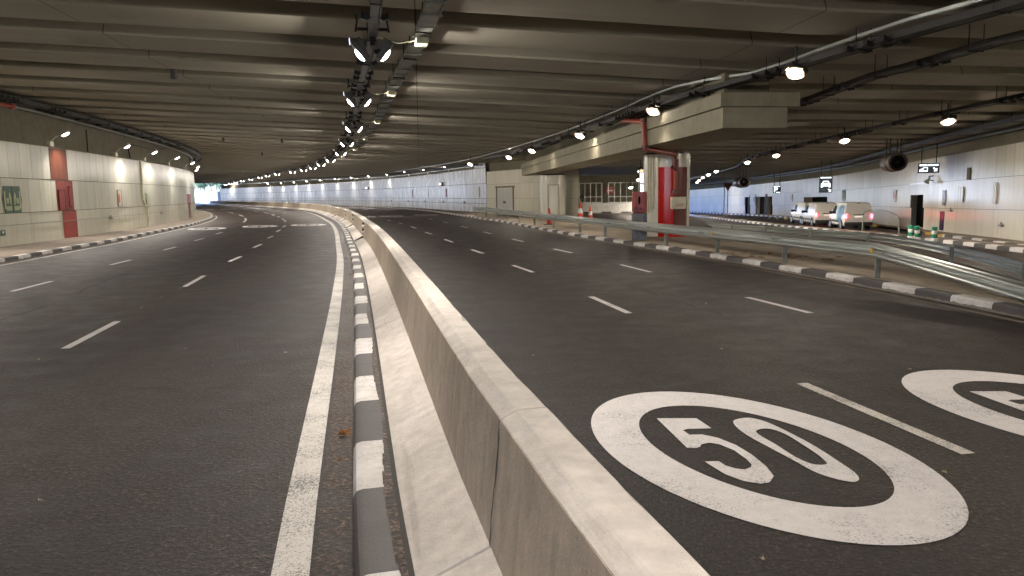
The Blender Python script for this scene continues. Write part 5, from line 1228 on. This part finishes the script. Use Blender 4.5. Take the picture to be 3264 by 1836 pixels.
jetfan(2862, 516, 42, .46, 2.2, "big dark cylindrical ventilator hanging over the right wall", -14); jetfan(2374, 580, 82, .55, 3.5, "distant dark ventilator at the top of the right wall", -5)
# lit direction signs
def lit_sign(px, py, Y, w, h, label, draw, head=-20):
    c_ = atY(px, py, Y); t = thing("lit_direction_sign", label, "sign", tuple(c_), R(head)); m = MB(); m.rbox(Matrix.Identity(4), (w, .16, h), .02); m.build("case", M_scr, t)
    M = Matrix.Translation((0, -.081, 0)) @ Matrix.Rotation(PI / 2, 4, 'X'); draw(t, M, w, h)
    m = MB()
    for s in (-.35, .35): m.cyl((s * w, 0, h / 2), (s * w, 0, h / 2 + 1.0), .025, 6)
    m.build("hanger", M_black, t)
def sym(t, M, polys, name):
    m = MB()
    for p in polys: m.prism(p, M, .01)
    m.build(name, M_scrlit, t)
def arrow(cx, cy, s):
    base = [(-1, .9), (-.7, 1), (.45, -.1), (.45, .65), (.85, .65), (.85, -.85), (-.65, -.85), (-.65, -.45), (.1, -.45)]; base = [(-.75, .85), (-.45, 1.0), (.5, 0), (.5, .55), (.85, .55), (.85, -.85), (-.55, -.85), (-.55, -.5), (0, -.5), (-.95, .55)]
    return [(cx + x * s, cy + y * s) for x, y in base]
def draw_car(t, M, w, h):
    sym(t, M, [rect(-.40 * w, .38 * h, .40 * w, .45 * h)], "header_line"); s = w * .36
    car = [(-1, -.2), (-.95, .15), (-.75, .25), (-.55, .75), (.55, .75), (.75, .25), (.95, .15), (1, -.2), (1, -.75), (.6, -.75), (.6, -.5), (-.6, -.5), (-.6, -.75), (-1, -.75)]
    sym(t, M, [[(x * s, y * s * .95 + .02 * h) for x, y in car]], "car_symbol"); m = MB(); m.prism([(x * s, y * s * .95 + .02 * h) for x, y in [(-.5, .28), (.5, .28), (.4, .6), (-.4, .6)]], M @ Matrix.Translation((0, 0, .011)), .004); m.prism([(x * s, y * s * .95 + .02 * h) for x, y in [(-.6, -.2), (.6, -.2), (.6, -.1), (-.6, -.1)]], M @ Matrix.Translation((0, 0, .011)), .004); m.build("symbol_cutout", M_scr, t)
    sym(t, M, [arrow(.30 * w, -.36 * h, .13 * w)], "arrow")
lit_sign(2632, 588, 50, .80, 1.05, "upright lit sign with a white car symbol and arrow", draw_car)
def draw_p(t, M, w, h):
    sym(t, M, [rect(-.4 * w, .36 * h, .4 * w, .44 * h), rect(-.05 * w, -.44 * h, .42 * w, -.34 * h)], "text_bar"); s = h * .36; o = -.12 * w
    m = MB(); P_ = [(-.6, -1), (-.25, -1), (-.25, -.25), (.1, -.25)] + [(.1 + .6 * math.sin(a), .3 - .55 * math.cos(a)) for a in np.linspace(.1, PI - .1, 10)] + [(-.6, .85)]
    m.prism([(x * s + o, y * s) for x, y in P_], M, .01); m.build("letter", M_scrlit, t); m = MB(); m.prism([(x * s + o, y * s) for x, y in [(-.25, .08), (.12, .08), (.28, .3), (.12, .52), (-.25, .52)]], M @ Matrix.Translation((0, 0, .011)), .004); m.build("symbol_cutout", M_scr, t)
lit_sign(2476, 604, 62, .62, .60, "small lit sign with a white letter P", draw_p)
def draw_cam(t, M, w, h):
    sym(t, M, [rect(-.44 * w, .22 * h, -.08 * w, .38 * h), rect(-.05 * w, .22 * h, .22 * w, .38 * h), rect(.25 * w, .22 * h, .44 * w, .38 * h)], "text_bar")
    sym(t, M, [[(-.44 * w, -.35 * h), (-.05 * w, -.35 * h), (-.05 * w, .10 * h), (-.22 * w, .10 * h), (-.44 * w, -.15 * h)]], "symbol"); m = MB(); m.prism(rect(-.24 * w, -.22 * h, -.09 * w, .02 * h), M @ Matrix.Translation((0, 0, .011)), .004); m.build("symbol_cutout", M_scr, t)
    sym(t, M, [arrow(.30 * w, -.14 * h, .11 * w)], "arrow")
lit_sign(2960, 536, 41, 1.0, .52, "wide low lit sign with a white arrow above the loudspeaker", draw_cam)
# loudspeaker horn
c_ = C_rw.at(rws(2972), -.1); hz = atY(2955, 573, c_.y).z; hs_ = thing("loudspeaker", "grey horn loudspeaker fixed to the right wall below the wide lit sign", "loudspeaker", (c_.x - .25, c_.y - .1, hz))
m = MB(); m.lathe((0, 0, 0), [(.17, -.20), (.11, -.06), (.06, .06), (.055, .16), (.03, .18)], 20); ho = m.build("horn", M_galvd, hs_, True); ho.rotation_euler = (R(25), R(20), 0)
m = MB(); m.tube([(0, 0, .2), (.35, .1, .22)], .025, 6); m.tube([(.05, 0, -.02), (.35, .1, -.05)], .025, 6); m.build("bracket", M_black, hs_)
# wall signs on the right wall
sign_on(C_rw, rws(2854), -1, .72, .85, 2.25, "framed sign with a red oval on the right wall, left of the big doorway", "sign", draw_frame_sign(M_noent), zg, off=.04)
sign_on(C_rw, rws(2524), -1, .7, .9, 2.35, "framed red sign on the right wall between the P sign and the car sign", "sign", draw_frame_sign(M_noent), zg, off=.04)
sign_on(C_rw, rws(2404), -1, .6, .8, 2.2, "small framed sign between the narrow dark doorways", "sign", draw_frame_sign(M_pipedk), zg, off=.04)
sign_on(C_rw, rws(2689), -1, 1.3, 1.0, 2.45, "pale green double exit sign above the rearmost van", "sign", draw_exit, zg, off=.04)
def draw_box(o, M, w, h):
    shape(o, M, rect(-w / 2, -h / 2, w / 2, h / 2), M_panelr, "cover", .04); shape(o, M, rect(-.012, -h / 2 + .03, .012, h / 2 - .03), M_upper, "centre_gap", .004, .041)
    m = MB(); e = .02
    for q in (rect(-w / 2, h / 2 - e, w / 2, h / 2), rect(-w / 2, -h / 2, w / 2, -h / 2 + e), rect(-w / 2, -h / 2, -w / 2 + e, h / 2), rect(w / 2 - e, -h / 2, w / 2, h / 2)): m.prism(q, M @ Matrix.Translation((0, 0, .04)), .006)
    child(m, "frame", M_galvd, o)
sign_on(C_rw, rws(3066), -1, .72, .80, 2.2, "pale double-leaf wall box on the right wall, right of the doorway", "wall box", draw_box, zg, off=.03, name="wall_box"); sign_on(C_rw, rws(3172), -1, .34, 1.0, 2.22, "narrow upright wall box near the right edge", "wall box", draw_box, zg, off=.03, name="wall_box")
sign_on(C_rw, rws(3085), -1, .42, .62, 3.25, "olive plate high on the right wall", "wall plate", lambda o, M, w, h: shape(o, M, rect(-w / 2, -h / 2, w / 2, h / 2), M_upper, "plate", .03), zg, off=.04, name="wall_plate")
sign_on(C_rw, rws(3007), -1, .72, 1.05, .75, "dark navy lower panel on the right wall beside the doorway", "panel", lambda o, M, w, h: shape(o, M, rect(-w / 2, -h / 2, w / 2, h / 2), mat_plain("navy_panel", (.035, .035, .075), .2), "plate", .012), zg, off=.02, name="navy_panel")
sign_on(C_rw, rws(3010), -1, .55, .85, 2.05, "brown notice panel with light patches beside the doorway", "notice", lambda o, M, w, h: shape(o, M, rect(-w / 2, -h / 2, w / 2, h / 2), mat_plain("brown_notice", (.16, .10, .08), .25, 0, .8, 7), "plate", .012), zg, off=.03, name="notice_panel")
for i, (a, b, c_) in enumerate([(2.3, 1, 2.1), (24.5, 1, 2.1), (15.0, 0, 2.1), (33, 0, 2.1)]):
    sign_on(C_bw, a, -1, .75 if b else .5, .95, c_, ["pale double-leaf wall box at the right end of the bluish wall", "pale double-leaf wall box further along the bluish wall", "dark slim framed niche on the bluish wall", "slim framed niche far along the bluish wall"][i], "wall box", draw_box if b else draw_slot, None, "wall_box", .04)
for i, t in enumerate((16.5, 58)):
    c_ = C_bw.at(t, -.25); lt = thing("wall_signal", ["small box signal with a white lamp, high on the bluish wall", "tiny distant box signal on the bluish wall"][i], "signal", (c_.x, c_.y, 3.1)); d = C_bw.dir(t)
    m = MB(); m.box((c_.x, c_.y, 3.1), (.5, .3, .4), math.atan2(d.y, d.x)); child(m, "case", M_dark, lt); m = MB(); m.cyl((c_.x - .1, c_.y - .2, 3.1), (c_.x - .12, c_.y - .26, 3.1), .14, 12); child(m, "signal_lens", mat_emit("white_signal", (1, 1, 1), .33), lt)
# give way sign and pole by the far slip road
x, y = G3(2318, 692); yt = thing("give_way_sign", "triangular give way sign seen from behind by the bluish end of the right wall", "sign", (x, y, z3(y)))
m = MB(); m.cyl((x, y, z3(y)), (x, y, z3(y) + 4.2), .045, 8); child(m, "pole", M_galvd, yt)
M = Matrix.Translation((x, y - .06, z3(y) + 3.9)) @ Matrix.Rotation(PI / 2, 4, 'X'); m = MB(); m.prism([(-.6, .45), (.6, .45), (0, -.6)], M, .03); pl = child(m, "plate", M_noent, yt); m = MB(); m.prism([(-.38, .32), (.38, .32), (0, -.34)], M @ Matrix.Translation((0, 0, .031)), .004); child(m, "plate_centre", M_upper, pl)
x, y = G3(2307, 693); m = MB(); m.cyl((x, y, z3(y)), (x, y, z3(y) + 5.6), .06, 8); m.box((x, y, z3(y) + 5.7), (.2, .2, .3)); tag(m.build("pole", M_galvd), "tall thin pole left of the give way sign", "pole")

# ------------------------------------------------------------------ leaves and litter
def leaf(px, py, s, label, mat, rz, zz=None):
    x, y = G(px, py); m = MB(); n = 14; bm = bmesh.new(); c = bm.verts.new((0, 0, .012 * s * 10)); ring = []
    for i in range(n):
        a = 2 * PI * i / n; r = s * (1.0 if i % 2 == 0 else .62) * random.uniform(.8, 1.1); ring.append(bm.verts.new((r * math.cos(a), .7 * r * math.sin(a), random.uniform(.1, 1.1) * s)))
    for i in range(n): bm.faces.new((c, ring[i], ring[(i + 1) % n]))
    m.addbm(bm, Matrix.Translation((x, y, .006)) @ Matrix.Rotation(rz, 4, 'Z')); return tag(m.build("dry_leaf" if mat is M_leaf else "litter_scrap", mat), label, "leaf" if mat is M_leaf else "litter", "leaves and scraps on the road")
leaf(1100, 1391, .062, "curled brown dry leaf beside the striped barrier kerb", M_leaf, .3); leaf(1082, 1470, .02, "small yellow leaf scrap beside the white edge line", M_leaf, 1.0)
leaf(910, 1127, .025, "white scrap left of the white edge line", M_whitep, .3); leaf(1110, 825, .05, "pale scrap in the gutter by the barrier kerb", M_litter, .3); leaf(1118, 878, .05, "reddish brown scrap in the barrier gutter", M_leaf, .8)
for i, (a, b) in enumerate([(130, 1601), (590, 1114), (515, 950), (452, 983), (574, 921), (125, 1148), (1700, 1136), (2250, 970), (3010, 1510), (2900, 1180), (2300, 1115), (2430, 1790)]):
    leaf(a, b, .022, ["tiny pale scrap lying on the left carriageway", "tiny pale scrap lying on the right carriageway"][a > 1200], M_litter, i)
for i in range(44):
    px, py = random.uniform(2310, 2700), 0; py = 812 + (px - 2310) * .035 + random.uniform(-8, 9); x, y = G(px, py, .15)
    m = MB(); bm = bmesh.new(); c = [bm.verts.new((random.uniform(-.14, .14), random.uniform(-.12, .12), random.uniform(0, .06))) for _ in range(5)]
    bm.faces.new(c[:3]); bm.faces.new(c[2:]); m.addbm(bm, Matrix.Translation((x, y, .158))); tag(m.build("dry_leaf", M_leaf if i % 3 else M_litter), "one of the scattered dry leaves drifted on the island behind the near rail", "leaf", "leaves drifted on the island")

# ------------------------------------------------------------------ outside the far mouth
C_ow = Curve([(-81.2, 221.2), (-85, 227.5), (-91, 240), (-101, 264), (-118, 296), (-150, 335), (-195, 372), (-260, 410)])
m = MB(); m.sweep(C_ow, C_ow.ts(4), [(0, -.5), (0, 3.7), (.6, 3.7), (.6, -.5)], closed=True); tag(m.build("retaining_wall", M_outwall), "sunlit white retaining wall curving beyond the tunnel mouth", "wall")
m = MB()
hx = list(np.arange(-330, 20, 14.)); hy = list(np.arange(225, 520, 14.))
def hz_(x, y):
    t = C_ow.near(x, y); p = C_ow.at(t); n = C_ow.nrm(t); dd = (Vector((x, y)) - p).dot(n)
    return -1.2 if dd < .3 else 3.5 + min(dd, 60) * .10 + .8 * math.sin(x * .05) * math.cos(y * .06)
for i in range(len(hx) - 1):
    for j in range(len(hy) - 1):
        q = [(hx[i], hy[j]), (hx[i + 1], hy[j]), (hx[i + 1], hy[j + 1]), (hx[i], hy[j + 1])]
        if any(hz_(*p) < 0 for p in q): continue
        m.face([(x, y, hz_(x, y)) for x, y in q])
struct(m.build("hill", M_soil))
def tree(seed, h, r):
    rnd = random.Random(seed); t = thing("tree", "", "tree"); m = MB(); m.cyl((0, 0, -.5), (0, 0, h * .45), .22, 8, .12)
    for i in range(5): a = i * 1.26; m.cyl((0, 0, h * .35), (r * .5 * math.cos(a), r * .5 * math.sin(a), h * .7), .09, 6, .03)
    m.build("trunk", M_bark, t); m = MB()
    cl = [(Vector((rnd.gauss(0, r * .42), rnd.gauss(0, r * .42), h * .62 + rnd.gauss(0, h * .14))), rnd.uniform(.35, .6) * r) for _ in range(16)]
    for _ in range(1500):
        c, rr = rnd.choice(cl); d = Vector((rnd.gauss(0, 1), rnd.gauss(0, 1), rnd.gauss(0, .8))).normalized() * rr * rnd.uniform(.6, 1.05); p = c + d
        u = Vector((rnd.gauss(0, 1), rnd.gauss(0, 1), rnd.gauss(0, 1))).normalized(); v = u.orthogonal().normalized(); s = rnd.uniform(.15, .32)
        m.face([p - u * s, p + v * s * .6, p + u * s, p - v * s * .6])
    m.build("crown", M_foliage, t); return t
protos = [tree(1, 8, 3.6), tree(5, 6, 3.2), tree(9, 9, 4.0)]
TR = [((700, 588), 285, 0), ((672, 590), 310, 1), ((650, 592), 335, 2), ((632, 598), 352, 0), ((690, 582), 330, 2), ((716, 590), 268, 1), ((612, 600), 370, 2), ((640, 606), 300, 1)]
for i, ((a, b), Y, k) in enumerate(TR):
    p = atY(a, b, Y); o = protos[k] if i < 3 else copy_tree(protos[k]); z = max(hz_(p.x, p.y), -.2); o.location = (p.x, p.y, z - .3); o.rotation_euler = (0, 0, i * 1.1)
    tag(o, ["round green tree above the white wall next to the bluish wall's end", "low green tree behind the white retaining wall", "green tree in the middle of the far tunnel mouth", "green tree at the left side of the far tunnel mouth", "taller tree behind the others beyond the mouth", "small tree hard against the bluish wall's end", "tree half hidden by the left wall's bend", "bushy tree in front of the white wall beyond the mouth"][i], "tree", "trees beyond the tunnel mouth")
# daylight end of the branch road and of the slip road: pale sunlit wall outside
m = MB(); cu = Curve([(8, 128), (14, 124), (22, 122)]); back(m, cu, 0, cu.L, -3, lambda x, y: 3.0, 1, 0); m.sweep(cu, cu.ts(3), [(0, 3.0), (-.4, 3.0), (-.4, -3)])
tag(m.build("retaining_wall", M_outwall), "bright white wall glimpsed outside, left of the red-fronted pier", "wall")
